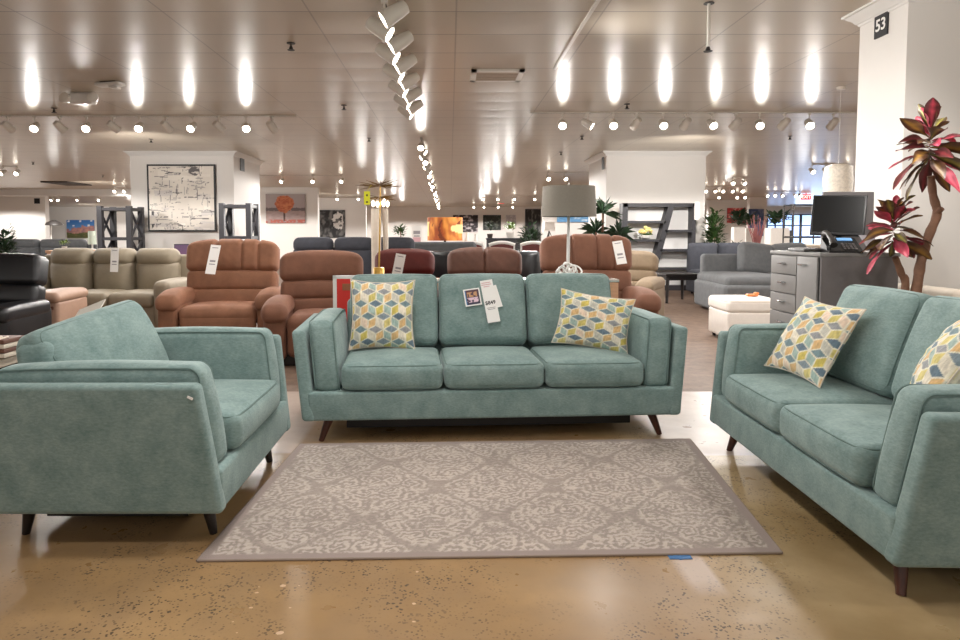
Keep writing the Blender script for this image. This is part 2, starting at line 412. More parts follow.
# ---- ceiling: long metal panels, lapped every 61 cm
def ceiling_material():
    m, nt, b = newmat('enamelled_ceiling_panel'); N, L = nt.nodes, nt.links
    geo = N.new('ShaderNodeNewGeometry'); sep = N.new('ShaderNodeSeparateXYZ'); L.new(geo.outputs['Position'], sep.inputs[0])
    def math_(op, a, bb=None):
        q = N.new('ShaderNodeMath'); q.operation = op
        for i, s in enumerate((a, bb)):
            if isinstance(s, (int, float)): q.inputs[i].default_value = s
            elif s is not None: L.new(s, q.inputs[i])
        return q.outputs[0]
    PY, OFF = .613, 5.44
    fy = math_('FRACT', math_('DIVIDE', math_('SUBTRACT', sep.outputs[1], OFF-PY*20), PY))
    fx = math_('FRACT', math_('DIVIDE', math_('ADD', sep.outputs[0], 40.95-.05), 1.17))
    dy = math_('MINIMUM', fy, math_('SUBTRACT', 1, fy)); dx = math_('MINIMUM', fx, math_('SUBTRACT', 1, fx))
    ly = math_('LESS_THAN', dy, .012); lx = math_('LESS_THAN', dx, .006)
    ln = math_('MAXIMUM', ly, math_('MULTIPLY', lx, .6))
    t = N.new('ShaderNodeTexNoise'); t.inputs['Scale'].default_value = .5; L.new(geo.outputs['Position'], t.inputs['Vector'])
    r = N.new('ShaderNodeValToRGB'); e = r.color_ramp.elements; e[0].position = .3; e[1].position = .7
    e[0].color = (*lin(186, 174, 156), 1); e[1].color = (*lin(196, 184, 166), 1); L.new(t.outputs[0], r.inputs[0])
    mx = N.new('ShaderNodeMix'); mx.data_type = 'RGBA'; L.new(math_('MULTIPLY', ln, .75), mx.inputs[0]); L.new(r.outputs[0], mx.inputs[6]); mx.inputs[7].default_value = (*lin(90, 76, 66), 1)
    L.new(mx.outputs[2], b.inputs['Base Color'])
    b.inputs['Roughness'].default_value = .29; b.inputs['Specular IOR Level'].default_value = .62
    # slight belly of each panel across its width breaks the reflections up
    h = math_('MULTIPLY', math_('MULTIPLY', fy, math_('SUBTRACT', 1, fy)), 1.0)
    bp = N.new('ShaderNodeBump'); bp.inputs['Strength'].default_value = 1; bp.inputs['Distance'].default_value = .006; L.new(h, bp.inputs['Height']); L.new(bp.outputs[0], b.inputs['Normal'])
    return m
c = MB(); c.quad((-32, -6, CEIL), (-32, 48, CEIL), (34, 48, CEIL), (34, -6, CEIL))
struct(c.build('ceiling', ceiling_material(), smooth=False))
# ---- outer walls
def slab(name, x0, x1, y0, y1, z0=0, z1=CEIL, m='wall'):
    b = MB(); b.box(((x0+x1)/2, (y0+y1)/2, (z0+z1)/2), (x1-x0, y1-y0, z1-z0)); return struct(b.build(name, M[m], smooth=False))
slab('wall_back', -32, 34, 45, 45.3); slab('wall_left', -32.2, -32, -6, 45); slab('wall_right', 34, 34.2, -6, 45)
def partition(name, px0, px1, Y, th=.3, ztop=CEIL):
    x0 = at(px0, 233, Y).x; x1 = at(px1, 233, Y).x; return slab(name, x0, x1, Y, Y+th, 0, ztop)
partition('wall_partition_west', -40, 46, 31)
partition('wall_partition_tree', 248, 318, 26)
partition('wall_partition_gallery', 543, 606, 25.6)
partition('wall_partition_east', 708, 748, 36)
# lowered bulkhead over the west side
b = MB(); b.box((-21.5, 27.3, CEIL-.13), (20, .5, .26)); struct(b.build('trim_1', M['trim'], smooth=False))
b = MB(); b.box((at(600, 0, 5.0).x*0+1.12, 5.6, CEIL-.006), (.03, 3.4, .012)); struct(b.build('trim_2', M['whitemetal'], smooth=False))

# ---- pillars with crown moulding
def pillar(name, x0, x1, y0, y1, crown=.10, hh=.10):
    b = MB(); b.box(((x0+x1)/2, (y0+y1)/2, CEIL/2), (x1-x0, y1-y0, CEIL)); o = struct(b.build(name, M['wall'], smooth=False))
    prof = [(0, -hh), (.012, -hh), (.02, -hh*.86), (.035, -hh*.8), (.06, -hh*.55), (.1, -hh*.33), (.115, -hh*.2), (.14, -hh*.16), (.14, 0)]
    cb = MB(); vs = []; fs = []; n = len(prof)
    for q, z in prof:
        q = q*crown/.14
        vs += [(x0-q, y0-q, CEIL+z), (x1+q, y0-q, CEIL+z), (x1+q, y1+q, CEIL+z), (x0-q, y1+q, CEIL+z)]
    for i in range(n-1):
        for k in range(4): fs.append((i*4+k, i*4+(k+1) % 4, (i+1)*4+(k+1) % 4, (i+1)*4+k))
    cb.add(vs, fs); cb.build('crown_moulding', M['trim'], o, ang=20)
    bb = MB()
    for (ax0, ax1, ay0, ay1) in ((x0-.015, x1+.015, y0-.015, y0), (x0-.015, x0, y0, y1), (x1, x1+.015, y0, y1)):
        bb.box(((ax0+ax1)/2, (ay0+ay1)/2, .06), (ax1-ax0, ay1-ay0, .12))
    bb.build('base_trim', M['trim'], o, smooth=False)
    return o
PX0 = at(857, 120, 5.5).x
pillar('pillar', PX0, PX0+2.6, 4.93, 5.5)
pA = pillar('pillar', at(131, 200, 14.6).x, at(234, 200, 14.6).x, 14.6, 16.6)
pB = pillar('pillar', at(606, 200, 14.6).x, at(705, 200, 14.6).x, 14.6, 16.4)
# number sign 53 on the near pillar's side
ps = thing('number_sign', 'black square sign reading 53 high on the near white pillar', 'sign', (PX0, 5.22, at(881, 25, 5.22).z))
b = MB(); b.box((-.006, 0, 0), (.012, .155, .175)); b.build('sign_plate', M['ink'], ps, smooth=False)
text_mesh('53', .125, M['paper'], 'numerals', ps, mtx((-.0125, 0, 0), (PI/2, 0, -PI/2)))
def small_sign(px, py, Y, w, h, side, lab):
    p = at(px, py, Y); b = MB(); b.box((0, 0, 0), (.012, w, h) if side else (w, .012, h))
    o = b.build('number_sign', M['ink'], None, smooth=False, loc=p); tag(o, lab, 'sign')
    return o
o = small_sign(0, 165, 15.2, .3, .36, True, 'small black number sign on the side of the pillar with abstract painting'); o.location = (at(234, 200, 14.6).x+.008, 15.2, at(240, 163, 15.2).z)
o = small_sign(0, 165, 14.9, .2, .42, True, 'small black number sign on the side of the pillar behind the bookcase'); o.location = (at(606, 200, 14.6).x-.008, 14.9, at(604, 160, 14.9).z)
small_sign(37, 201, 30.985, .26, .24, False, 'small dark square sign high on the white partition wall behind the topiary')

# ================================================================== TEAL SEATING
BD = .92; CROLL, CYAW = -6, -8
def back_plane(v): return (-BD/2+.53+.15*v, .45+.44*v)    # (y,z) of the cushion face, v 0..1
def seat_group(name, label, n, W, loc, rotz, slabsplay=.052, legm='walnut', splay=.05, chair=False, fwd=0):
    t = thing(name, label, 'armchair' if n == 1 else 'sofa', loc, rotz); T = M['teal']
    hw = W/2; F = -BD/2
    # base rail
    b = MB(); b.soft((0, .0, .2175), (W-.12, BD-.02, .165), .018, n=(6, 3, 2), k=2); b.build('base_rail', T, t)
    b = MB(); b.box((0, .05, .085), (W-.52, BD-.34, .10)); b.build('under_shade_box', M['black'], t, smooth=False)  # added black box that makes the shade beneath the seat
    # back frame, leaning
    b = MB(); b.soft((0, 0, 0), (W-.44, .15, .48), .04, n=(6, 2, 4), k=3, mx=mtx((0, BD/2-.13, .52), (R(-9), 0, 0))); b.build('back_frame', T, t)
    for s in (-1, 1):
        # outer arm slab: leans outward, front edge raked
        def dfm(x, y, z, s=s):
            v = (z+.255)/.51
            rake = .065*v*max(0, (-y+.1)/(BD/2+.1))
            return (x+s*slabsplay*v-s*.012*(1-v), y+rake, z)
        b = MB(); b.soft((s*(hw-.055), 0, .39), (.075, BD, .51), .022, n=(1, 8, 6), k=3, deform=dfm); sl = b.build('arm_panel', T, t)
        # inner arm cushion
        def dfc(x, y, z, s=s):
            v = (z+.2)/.4
            return (x+s*slabsplay*.8*v, y+.06*v*max(0, (-y+.1)/(BD/2+.1)), z-.012*max(0, y/(BD/2))**2)
        cl = .84
        b = MB(); b.soft((s*(hw-.17), F+.035+cl/2, .495), (.145, cl, .40), .04, puff=(.018, .02, .012), n=(4, 8, 6), k=4, deform=dfc); ac = b.build('arm_cushion', T, t)
        p = MB()
        lp = [Vector((s*(hw-.17)+d.x, d.y+F+.035+cl/2, d.z+.495)) for d in [Vector(dfc(sg*.066, q.y, q.z)) for sg in (s*-1,) for q in [Vector((0, a.x, a.y)) for a in rloop(cl/2-.006, .2-.006, .04, 0)]]]
        p.tube(lp, .0042, 6, closed=True)
        lp = [Vector((s*(hw-.17)+d.x, d.y+F+.035+cl/2, d.z+.495)) for d in [Vector(dfc(sg*.066, q.y, q.z)) for sg in (s,) for q in [Vector((0, a.x, a.y)) for a in rloop(cl/2-.006, .2-.006, .04, 0)]]]
        p.tube(lp, .0042, 6, closed=True); p.build('piping', M['teal_pipe'], ac)
    sw = (W-.49)/n
    for i in range(n):
        cx = -(W-.49)/2+sw*(i+.5)
        b = MB(); b.soft((cx, F+.29, .383), (sw-.006, .58, .15), .042, puff=(.0, .012, .028), n=(10, 9, 4), k=4); sc = b.build('seat_cushion', T, t)
        p = MB(); q = rloop((sw-.006)/2-.012, .29-.012, .045, 0)
        for zz in (.383+.064, .383-.064): p.tube([Vector((cx+a.x, F+.29+a.y-.004*(abs(a.x) < sw*.3), zz)) for a in q], .0038, 6, closed=True)
        p.build('piping', M['teal_pipe'], sc)
    ang = math.atan2(.15, .44)
    for i in range(n):
        cx = -(W-.49)/2+sw*(i+.5)
        y0, z0 = back_plane(.5); th = .19
        rot = (-ang, 0, 0); ofs = Vector((0, -fwd, .012 if fwd else 0))
        if chair: rot = (-ang-R(5), R(CROLL), R(CYAW)); ofs = Vector((-.0, .035, -.06))
        mx = mtx(Vector((cx, y0+th/2*math.cos(ang), z0-.0+th/2*math.sin(ang)*.3))+ofs, rot)
        bw = sw-.008; bh = .43 if chair else .475
        def dfb(x, y, z, bw=bw, bh=bh):
            k = (abs(x)/(bw/2))**3*(abs(z)/(bh/2))**3
            if chair: return (x*(1+.03*k), y*(1-.45*k), z*(1+.035*k))
            return (x, y*(1-.15*k), z*(1+.012*k))
        b = MB(); b.soft((0, 0, 0), (bw, th, bh), .05, puff=(.0, .035, .012), n=(10, 3, 8), k=4, mx=mx, deform=dfb); bc = b.build('back_cushion', T, t)
        p = MB(); q = rloop(bw/2-.012, bh/2-.012, .05, 0)
        for sg in (-1, 1):
            p.tube([mx @ Vector(dfb(a.x, sg*(th/2-.016), a.y)) for a in q], .004, 6, closed=True)
        p.build('piping', M['teal_pipe'], bc)
    for sx in (-1, 1):
        for sy in (-1, 1):
            tx, ty = sx*(hw-.175), sy*(BD/2-.11)
            b = MB(); b.tube([(tx, ty, .137), (tx+sx*splay*.5, ty+sy*.012, .07), (tx+sx*splay, ty+sy*.025, 0)], [.027, .022, .015], 14); b.build('leg', M[legm], t)
    return t
# three-seat sofa, seen from the front
pl = flz(321.5, 441); pr = flz(652, 434.5)
srot = math.atan2(pr.y-pl.y, pr.x-pl.x)
mid = (pl+pr)/2; fd = Vector((math.sin(srot), -math.cos(srot), 0)); rt = Vector((math.cos(srot), math.sin(srot), 0))
sofa_loc = mid - fd*(BD/2-.085) + rt*.022
sofa = seat_group('sofa', 'seafoam green three-seat sofa facing the camera across the rug', 3, 2.25, sofa_loc, srot)
# loveseat
ln_ = flz(900.5, 567, .135); lf = flz(713, 421, .135)
dl = (lf-ln_); dl.z = 0; LW = dl.length; lrot = math.atan2(dl.x, dl.y)
ldir = dl.normalized(); lface = Vector((-ldir.y, ldir.x, 0))
LW += .07; love_loc = (ln_+lf)/2 - lface*(BD/2-.03) - ldir*.012; love_loc.z = 0
love = seat_group('loveseat', 'seafoam green two-seat loveseat turned side-on beside the red-leaved plant', 2, LW+.0, love_loc, math.atan2(lface.x, -lface.y), fwd=.08)
# armchair
cn = flz(222, 512, .135); cf = flz(290, 428, .135)
dc = cf-cn; dc.z = 0; CW = dc.length; cdir = dc.normalized(); cface = Vector((cdir.y, -cdir.x, 0))
CW += .085; chair_loc = (cn+cf)/2 - cface*(BD/2-.012) - cdir*.02; chair_loc.z = 0
chair = seat_group('armchair', 'wide seafoam green armchair turned side-on with its outer arm panel toward the camera', 1, CW, chair_loc, math.atan2(cface.x, -cface.y), legm='blackleg', splay=.0, chair=True)
bpy.context.view_layer.update()

# ---- rug
rc = [flz(197, 562), flz(782, 554), flz(690, 440), flz(300, 445)]
def rug_col(U, V):
    x = U*2.2; y = V*1.37; px, py = .55, .685
    wx = (fbm(x*16, y*16, 11)-.5)*.045; wy = (fbm(x*16+7, y*16+3, 21)-.5)*.045
    def motif(x, y):
        a = np.abs((x/px) % 1-.5)*px; bb = ((y/py) % 1-.5)*py
        f = np.zeros_like(x)
        for (cx, cy, k, ph, s_) in ((.06, .06, 230, 0, 1), (.15, -.08, 210, 1.2, -1), (.05, -.17, 250, 2.2, 1), (.19, .14, 230, .6, -1), (.24, .0, 240, 2.9, 1), (.11, .22, 220, 1.0, -1), (.22, -.24, 230, .3, 1), (.13, -.3, 210, 1.9, -1), (.23, .29, 240, 1.1, 1)):
            r = np.hypot(a-cx, bb-cy); th = np.arctan2(bb-cy, a-cx)
            f += np.sin(k*r*.85+s_*th*2+ph+np.sin(th*5)*1.0)*np.exp(-(r/.075)**2)*1.25
        og = np.cos(2*PI*a/px)*.5+np.cos(2*PI*bb/py)*.5
        return f, og
    f, og = motif(x+wx, y+wy)
    fine = fbm(x*88, y*88, 5, 3)-.5; mid_ = fbm(x*24, y*24, 15)-.5
    fld = f+fine*3.2+mid_*1.8
    v = sstep(-.15, .55, fld)*.75
    v = np.maximum(v, sstep(.16, .04, np.abs(fld+.25))*.55)
    band = sstep(.10, .03, np.abs(og-.05)); v = v*(1-.75*band)
    rim = sstep(.05, .015, np.abs(np.abs(og-.05)-.13)); v = np.maximum(v, rim*.55*(fine > -.08))
    col = mixc((152, 140, 132), (202, 190, 180), v)
    col = col*(.94+.12*fbm(x*3, y*3, 40))[:, None]*(.96+.08*vnoise(x*230, y*230, 50))[:, None]
    e = np.minimum(np.minimum(U*2.2, (1-U)*2.2), np.minimum(V*1.37, (1-V)*1.37)); k = sstep(.03, .045, e)[:, None]
    return col*k+np.array((152, 138, 132))*(1-k)
def rugmap(U, V):
    A, B, Cc, D = [np.array(p) for p in rc]
    P = ((1-U)*(1-V))[:, None]*A+(U*(1-V))[:, None]*B+(U*V)[:, None]*Cc+((1-U)*V)[:, None]*D
    P[:, 2] = .0085; return P
rug = color_grid('area_rug', rug_col, 1, 1, 700, 440, M['vcrug'], None, rugmap)
tag(rug, 'taupe and cream damask area rug lying on the concrete floor', 'rug')
eb = MB()
for i in range(4):
    a, bq = rc[i], rc[(i+1) % 4]; eb.tube([(a.x, a.y, .0045), (bq.x, bq.y, .0045)], .0045, 8)
eb.build('bound_edge', M['rugedge'], rug)
b = MB(); p = flz(680, 557.5); b.soft((0, 0, .0015), (.085, .03, .003), .0014, n=(2, 2, 1), k=1); b.soft((.012, -.012, .002), (.05, .012, .003), .0014, n=(1, 1, 1), k=1, mx=mtx(rot=(0, 0, .3)))
tag(b.build('tape_scrap', M['bluetape'], None, loc=(p.x, p.y, 0)), 'scrap of blue painter tape on the floor at the rug edge', 'tape')

# ---- patterned throw pillows
def pillow_col(U, V):
    s = 4.3; x = U*s+.2+.10*(fbm(U*5, V*5, 60)-.5); y = V*s*1.12+.10*(fbm(U*5+9, V*5, 61)-.5)
    dx, dy = 1.0, math.sqrt(3)
    def near(x, y):
        ax = np.round(x/dx)*dx; ay = np.round(y/dy)*dy; bx = (np.floor(x/dx)+.5)*dx; by = (np.floor(y/dy)+.5)*dy
        c = (x-ax)**2+(y-ay)**2 < (x-bx)**2+(y-by)**2
        return np.where(c, ax, bx), np.where(c, ay, by)
    cx, cy = near(x, y); lx, ly = x-cx, y-cy
    th = (np.degrees(np.arctan2(ly, lx))+360) % 360
    sec = ((th-90) % 360//120).astype(int)
    idn = (np.round(cx*2).astype(int)*7+np.round(cy/dy*2).astype(int)*13)
    r = np.random.RandomState(3); tab = r.rand(997)
    k = tab[(idn*31+sec*101) % 997]
    pal0 = np.array([(206, 188, 98), (214, 200, 128), (204, 190, 112), (218, 182, 128)])
    pal1 = np.array([(104, 124, 138), (132, 146, 154), (118, 142, 148), (150, 152, 154)])
    pal2 = np.array([(222, 214, 196), (196, 194, 182), (160, 182, 174), (228, 206, 184)])
    i4 = (k*4).astype(int).clip(0, 3)
    col = np.where((sec == 0)[:, None], pal0[i4], np.where((sec == 1)[:, None], pal1[i4], pal2[i4])).astype(float)
    # cream outline along hexagon edges and the three spokes
    ed = .5-np.max([np.abs(lx*math.cos(a)+ly*math.sin(a)) for a in (0, PI/3, 2*PI/3)], 0)
    sp = np.min([np.where(lx*math.cos(R(a))+ly*math.sin(R(a)) > 0, np.abs(-lx*math.sin(R(a))+ly*math.cos(R(a))), 9) for a in (90, 210, 330)], 0)
    m = np.maximum(sstep(.05, .025, ed), sstep(.042, .02, sp))
    col = col*(1-m[:, None])+np.array((230, 224, 204))*m[:, None]
    st = .9+.2*vnoise(x*26, y*6, 8)
    return col*st[:, None]
def make_pillow(name, label, w, h, t, cx, cy, mx, fold=0):
    n = 96; us = np.linspace(-1, 1, n+1); U, V = np.meshgrid(us, us); U = U.ravel(); V = V.ravel()
    ext = 1-(.1)*(1-np.abs(U)**2.2)*np.abs(V)**3; exu = 1-(.1)*(1-np.abs(V)**2.2)*np.abs(U)**3
    X = U*exu*w/2; Z = V*ext*h/2
    T = t/2*((1-np.abs(U)**2.6)*(1-np.abs(V)**2.6))**.62
    wr = (fbm(U*2.2+cx, V*2.2, 33)-.5)*.03*(1-np.abs(U)**4)*(1-np.abs(V)**4)
    Pf = np.stack([X, -T+wr, Z], 1); Pb = np.stack([X, T+wr, Z], 1)
    i = np.arange(n*n); r = i//n; c = i % n; a = r*(n+1)+c
    Ff = np.stack([a, a+1, a+n+2, a+n+1], 1); Fb = Ff[:, ::-1]+len(X)
    P = np.concatenate([Pf, Pb]); F = np.concatenate([Ff, Fb])
    me = bpy.data.meshes.new(name); me.from_pydata(P.tolist(), [], F.tolist())
    uu, vv = (U+1)/2+cx, (V+1)/2+cy
    col = pillow_col(uu, vv); setcol(me, np.concatenate([col, col])); me.materials.append(M['vcpillow'])
    me.polygons.foreach_set('use_smooth', [True]*len(me.polygons))
    o = bpy.data.objects.new(name, me); C.objects.link(o); o.matrix_world = mx
    tag(o, label, 'pillow', 'patterned throw pillows')
    p = MB(); lp = []
    for (u0, v0, u1, v1) in ((-1, -1, 1, -1), (1, -1, 1, 1), (1, 1, -1, 1), (-1, 1, -1, -1)):
        for k in range(12):
            u = u0+(u1-u0)*k/12; v = v0+(v1-v0)*k/12
            lp.append((u*(1-(.1)*(1-abs(v)**2.2)*abs(u)**3)*w/2, 0, v*(1-(.1)*(1-abs(u)**2.2)*abs(v)**3)*h/2))
    p.tube(lp, .0035, 6, closed=True); p.build('welt', M['cream'], o)
    return o
def frame(center, nrm, roll):
    n = Vector(nrm).normalized(); r = Vector((0, 0, 1)).cross(n)*1; r.normalize(); r = -r if False else r
    u = n.cross(r).normalized()
    # local: x right, -y towards nrm, z up
    q = Matrix(((r.x, -n.x, u.x), (r.y, -n.y, u.y), (r.z, -n.z, u.z))).to_4x4()
    return Matrix.Translation(center) @ q @ Matrix.Rotation(roll, 4, 'Y')
make_pillow('throw_pillow', 'geometric yellow and grey throw pillow standing upright in the sofa corner by the red sign', .41, .45, .13, .37, .21, frame(at(382.5, 314.5, 4.19), (.10, -1, .30), R(1)))
make_pillow('throw_pillow', 'geometric yellow and blue throw pillow tilted in the sofa corner below the white table lamp', .47, .36, .13, .0, .0, frame(at(593.5, 321, 4.20), (-.22, -1, .38), R(8)))
make_pillow('throw_pillow', 'geometric throw pillow propped in the far corner of the loveseat', .43, .42, .13, .15, .5, frame(Vector((1.79, 3.29, .675)), (-.86, -.14, .5), R(3)))
make_pillow('throw_pillow', 'geometric throw pillow at the near end of the loveseat, cut off by the photo edge', .38, .44, .14, .6, .1, frame(Vector((1.90, 2.52, .71)), (-.75, .42, .5), R(-3)))

# ---- tags on the sofa
def sofa_pt(x, v, off=.045): y, z = back_plane(v); return sofa.matrix_world @ Vector((x, y-off*.95, z+off*.32))
sn = (sofa.matrix_world.to_3x3() @ Vector((0, -.44, .15))).normalized()
def on_sofa(px, py):     # point on the sofa's cushion face seen at a pixel
    p0 = sofa_pt(0, .5, .062); d = ray(px, py); k = (p0-CO).dot(sn)/d.dot(sn); return CO+d*k
tg = thing('price_tag', 'long white price tag hung on the middle back cushion of the sofa', 'tag')
tg.matrix_world = frame(on_sofa(490, 301), sn, R(-9))
b = MB(); b.box((0, 0, 0), (.082, .0016, .285)); b.build('tag_card', M['paper'], tg, smooth=False)
b = MB(); b.box((.03, .003, .02), (.082, .0016, .15), mx=mtx(rot=(0, R(-6), 0))); b.build('back_card', M['paper'], tg, smooth=False)
text_mesh('$849', .034, M['ink'], 'price', tg, mtx((0, -.0016, -.012), (PI/2, 0, 0)), .0004)
b = MB()
for z, w in ((-.045, .055), (-.055, .05)): b.box((0, -.0014, z), (w, .001, .0035))
b.build('small_print', M['greyink'], tg, smooth=False)
b = MB()
for z, w in ((.125, .06), (.112, .066), (.099, .04)): b.box((-.004, -.0014, z), (w, .001, .005))
b.build('heading_print', M['pinkink'], tg, smooth=False)
fl = thing('flyer', 'small square colour flyer beside the price tag on the sofa', 'flyer')
fl.matrix_world = frame(on_sofa(472.5, 297)+sn*-.004, sn, R(-8))
b = MB(); b.box((0, 0, 0), (.108, .0016, .115)); b.build('flyer_card', M['paper'], fl, smooth=False)
def flyer(U, V):
    c = mixc((60, 56, 78), (90, 60, 70), V*1.0)
    m1 = (np.abs(V-.68) < .16) & (np.abs(U-.5) < .36) & (vnoise(U*9, V*7, 2) > .35); m2 = (np.abs(V-.3) < .17) & (np.abs(U-.5) < .4) & (vnoise(U*8, V*8, 5) > .3)
    c[m1] = (196, 150, 110); c[m2] = (224, 196, 210); c[(U < .08)] = (90, 140, 190); return c
o = color_grid('flyer_print', flyer, .092, .098, 24, 24, M['vc'], fl); o.location = (0, -.0014, 0)
# white sewn label on the armchair's outer panel
p = CO+ray(190, 398)*((cn.y-.032+.02-0)/ray(190, 398).y)
b = MB(); b.box((0, 0, 0), (.022, .002, .009), mx=mtx(rot=(0, R(25), 0))); sl = b.build('sewn_tag', M['paper'], None, smooth=False)
SEWN = sl

# ================================================================== RECLINERS
def make_recliner(name, label, mats, W, Hh, loc, rotz, backw, channels=4, arm_h=.62, D=.9, boxy=False, base='blackleg'):
    t = thing(name, label, 'recliner', loc, rotz); m = M[mats]; hw = W/2; aw = .23; sw = W-2*aw+.03; F = -D/2
    b = MB(); b.box((0, .02, .05), (W-.2, D-.2, .1), bev=.01); b.build('base', M[base], t)
    b = MB(); b.soft((0, F+.09, .245), (sw-.02, .14, .32), .06, puff=(0, .02, 0), n=(8, 2, 5), k=4); b.build('footrest', m, t)
    b = MB(); b.soft((0, F+.33, .375), (sw, .62, .17), .075, puff=(0, .01, .03), n=(8, 8, 3), k=4); b.build('seat', m, t)
    for s in (-1, 1):
        b = MB(); b.soft((s*(hw-aw/2), F+.42, .29), (aw-.03, .76, .46), .05, n=(3, 8, 5), k=3); a = b.build('armrest', m, t)
        def da(x, y, z): return (x, y, z-(.015 if boxy else .07)*max(0, (-y-.12)/.3)**2)
        b = MB(); b.soft((s*(hw-aw/2), F+.38, arm_h-.085), (aw+(.0 if boxy else .005), .74, .13 if boxy else .155), .045 if boxy else .062, puff=(.0, .01, .012 if boxy else .02), n=(4, 10, 3), k=4, deform=da); b.build('arm_pad', m, a)
    bw = backw; rec = R(-13)
    b = MB(); b.soft((0, D/2-.14, .60), (bw-.06, .12, Hh-.32), .05, n=(6, 2, 6), k=3, mx=mtx((0, 0, 0), (0, 0, 0))); b.build('back_shell', m, t)
    B = mtx((0, D/2-.24, .38), (rec, 0, 0)); L = (Hh-.38)/math.cos(rec)
    hh = L*.47; lo = L-hh
    nrow = 2
    for k in range(nrow):
        rh = lo/nrow
        def dl(x, y, z): return (x, y-.010*math.cos(x/bw*PI*2), z)
        b = MB(); b.soft((0, -.02, rh*(k+.5)), (bw-.02, .2, rh+.035), .05, puff=(.006, .022, 0), n=(12, 2, 4), k=4, mx=B, deform=dl); b.build('lumbar_cushion', m, t)
    seams = {4: (-.17, .11, .29), 2: (0,), 1: ()}[channels]
    def dh(x, y, z):
        u = x/bw; g = sum(math.exp(-((u-q)/.018)**2) for q in seams); f = -1 if y < 0 else 1
        rd = max(0, z/(hh/2))*(.015 if boxy else .05)*(abs(x)/(bw/2))**4
        wr = .0022*math.sin(x*60+z*25)*math.sin(z*38)
        return (x, y-f*(-g*.022)+(wr if y < 0 else 0) if False else y-f*g*.024+wr, z-(g*.016 if z > 0 else 0)-rd)
    b = MB(); b.soft((0, -.03, lo+hh/2+.005), (bw, .22, hh), .045 if boxy else .065, puff=(.004, .012, .006) if boxy else (.008, .022, .012), n=(64 if seams else 20, 2, 8), k=4, mx=B, deform=dh); b.build('head_cushion', m, t)
    return t
def rloc(px, Y): return Vector((at(px, 233, Y).x, Y, 0))
make_recliner('recliner', 'tan-brown suede recliner with white strip tag over its tall channelled back', 'brownsuede', 1.2, 1.105, rloc(226, 7.05), R(4), .97, 4)
make_recliner('recliner', 'brown suede recliner with a plain lower back between the tagged recliner and red sign', 'brownsuede2', .96, 1.0, rloc(319, 6.35), R(6), .80, 1, arm_h=.60)
make_recliner('recliner', 'cocoa brown recliner behind the middle of the teal sofa', 'cocoa', .86, 1.02, rloc(486, 6.85), 0, .78, 2)
make_recliner('recliner', 'dark red leather recliner with white strip tag behind the brass lamp', 'oxblood', .80, .99, rloc(403, 7.5), 0, .68, 1)
make_recliner('recliner', 'brown suede recliner behind the white table lamp, its back puffed in channels', 'brownsuede2', 1.14, 1.16, rloc(592, 6.6), 0, .92, 4, arm_h=.66)
make_recliner('recliner', 'shiny black leather recliner beside the wide taupe sofa', 'blackleather', 1.06, .985, rloc(-30, 5.95), R(4), .94, 1, arm_h=.60, boxy=True)
make_recliner('recliner', 'pale beige recliner half hidden behind a brown recliner and before the bookcase', 'beige', .82, .93, rloc(630, 8.9), R(-30), .6, 1)

# hanging strip tags on the recliners
def strip_tag(label, px0, py0, px1, py1, Y0_, Y1_, wpx):
    a = at(px0, py0, Y0_); bq = at(px1, py1, Y1_); L = (a-bq).length; w = wpx/FPX*Y0_
    t = thing('price_tag', label, 'tag', group='price tags on the seating')
    z = (a-bq).normalized(); y = Vector((0, 1, 0)); x = y.cross(z).normalized(); y = z.cross(x)
    t.matrix_world = Matrix.Translation((a+bq)/2) @ Matrix(((x.x, y.x, z.x), (x.y, y.y, z.y), (x.z, y.z, z.z))).to_4x4()
    b = MB(); b.box((0, 0, 0), (w, .002, L)); b.build('tag_card', M['paper'], t, smooth=False)
    b = MB(); b.box((0, -.002, -.02), (w*.55, .001, .02)); b.box((0, -.002, -.055), (w*.6, .001, .01)); b.box((0, -.002, L*.4), (w*.6, .001, .008)); b.build('tag_print', M['greyink'], t, smooth=False)
    return t
strip_tag('white strip price tag hung over the back of the tan-brown recliner', 216, 245, 210, 274, 7.13, 7.0, 10)
strip_tag('white strip price tag on the dark red recliner back', 401, 254, 396, 279, 7.42, 7.36, 10)
strip_tag('white strip price tag on the brown recliner behind the white table lamp', 617, 241, 622, 264, 6.58, 6.5, 10)

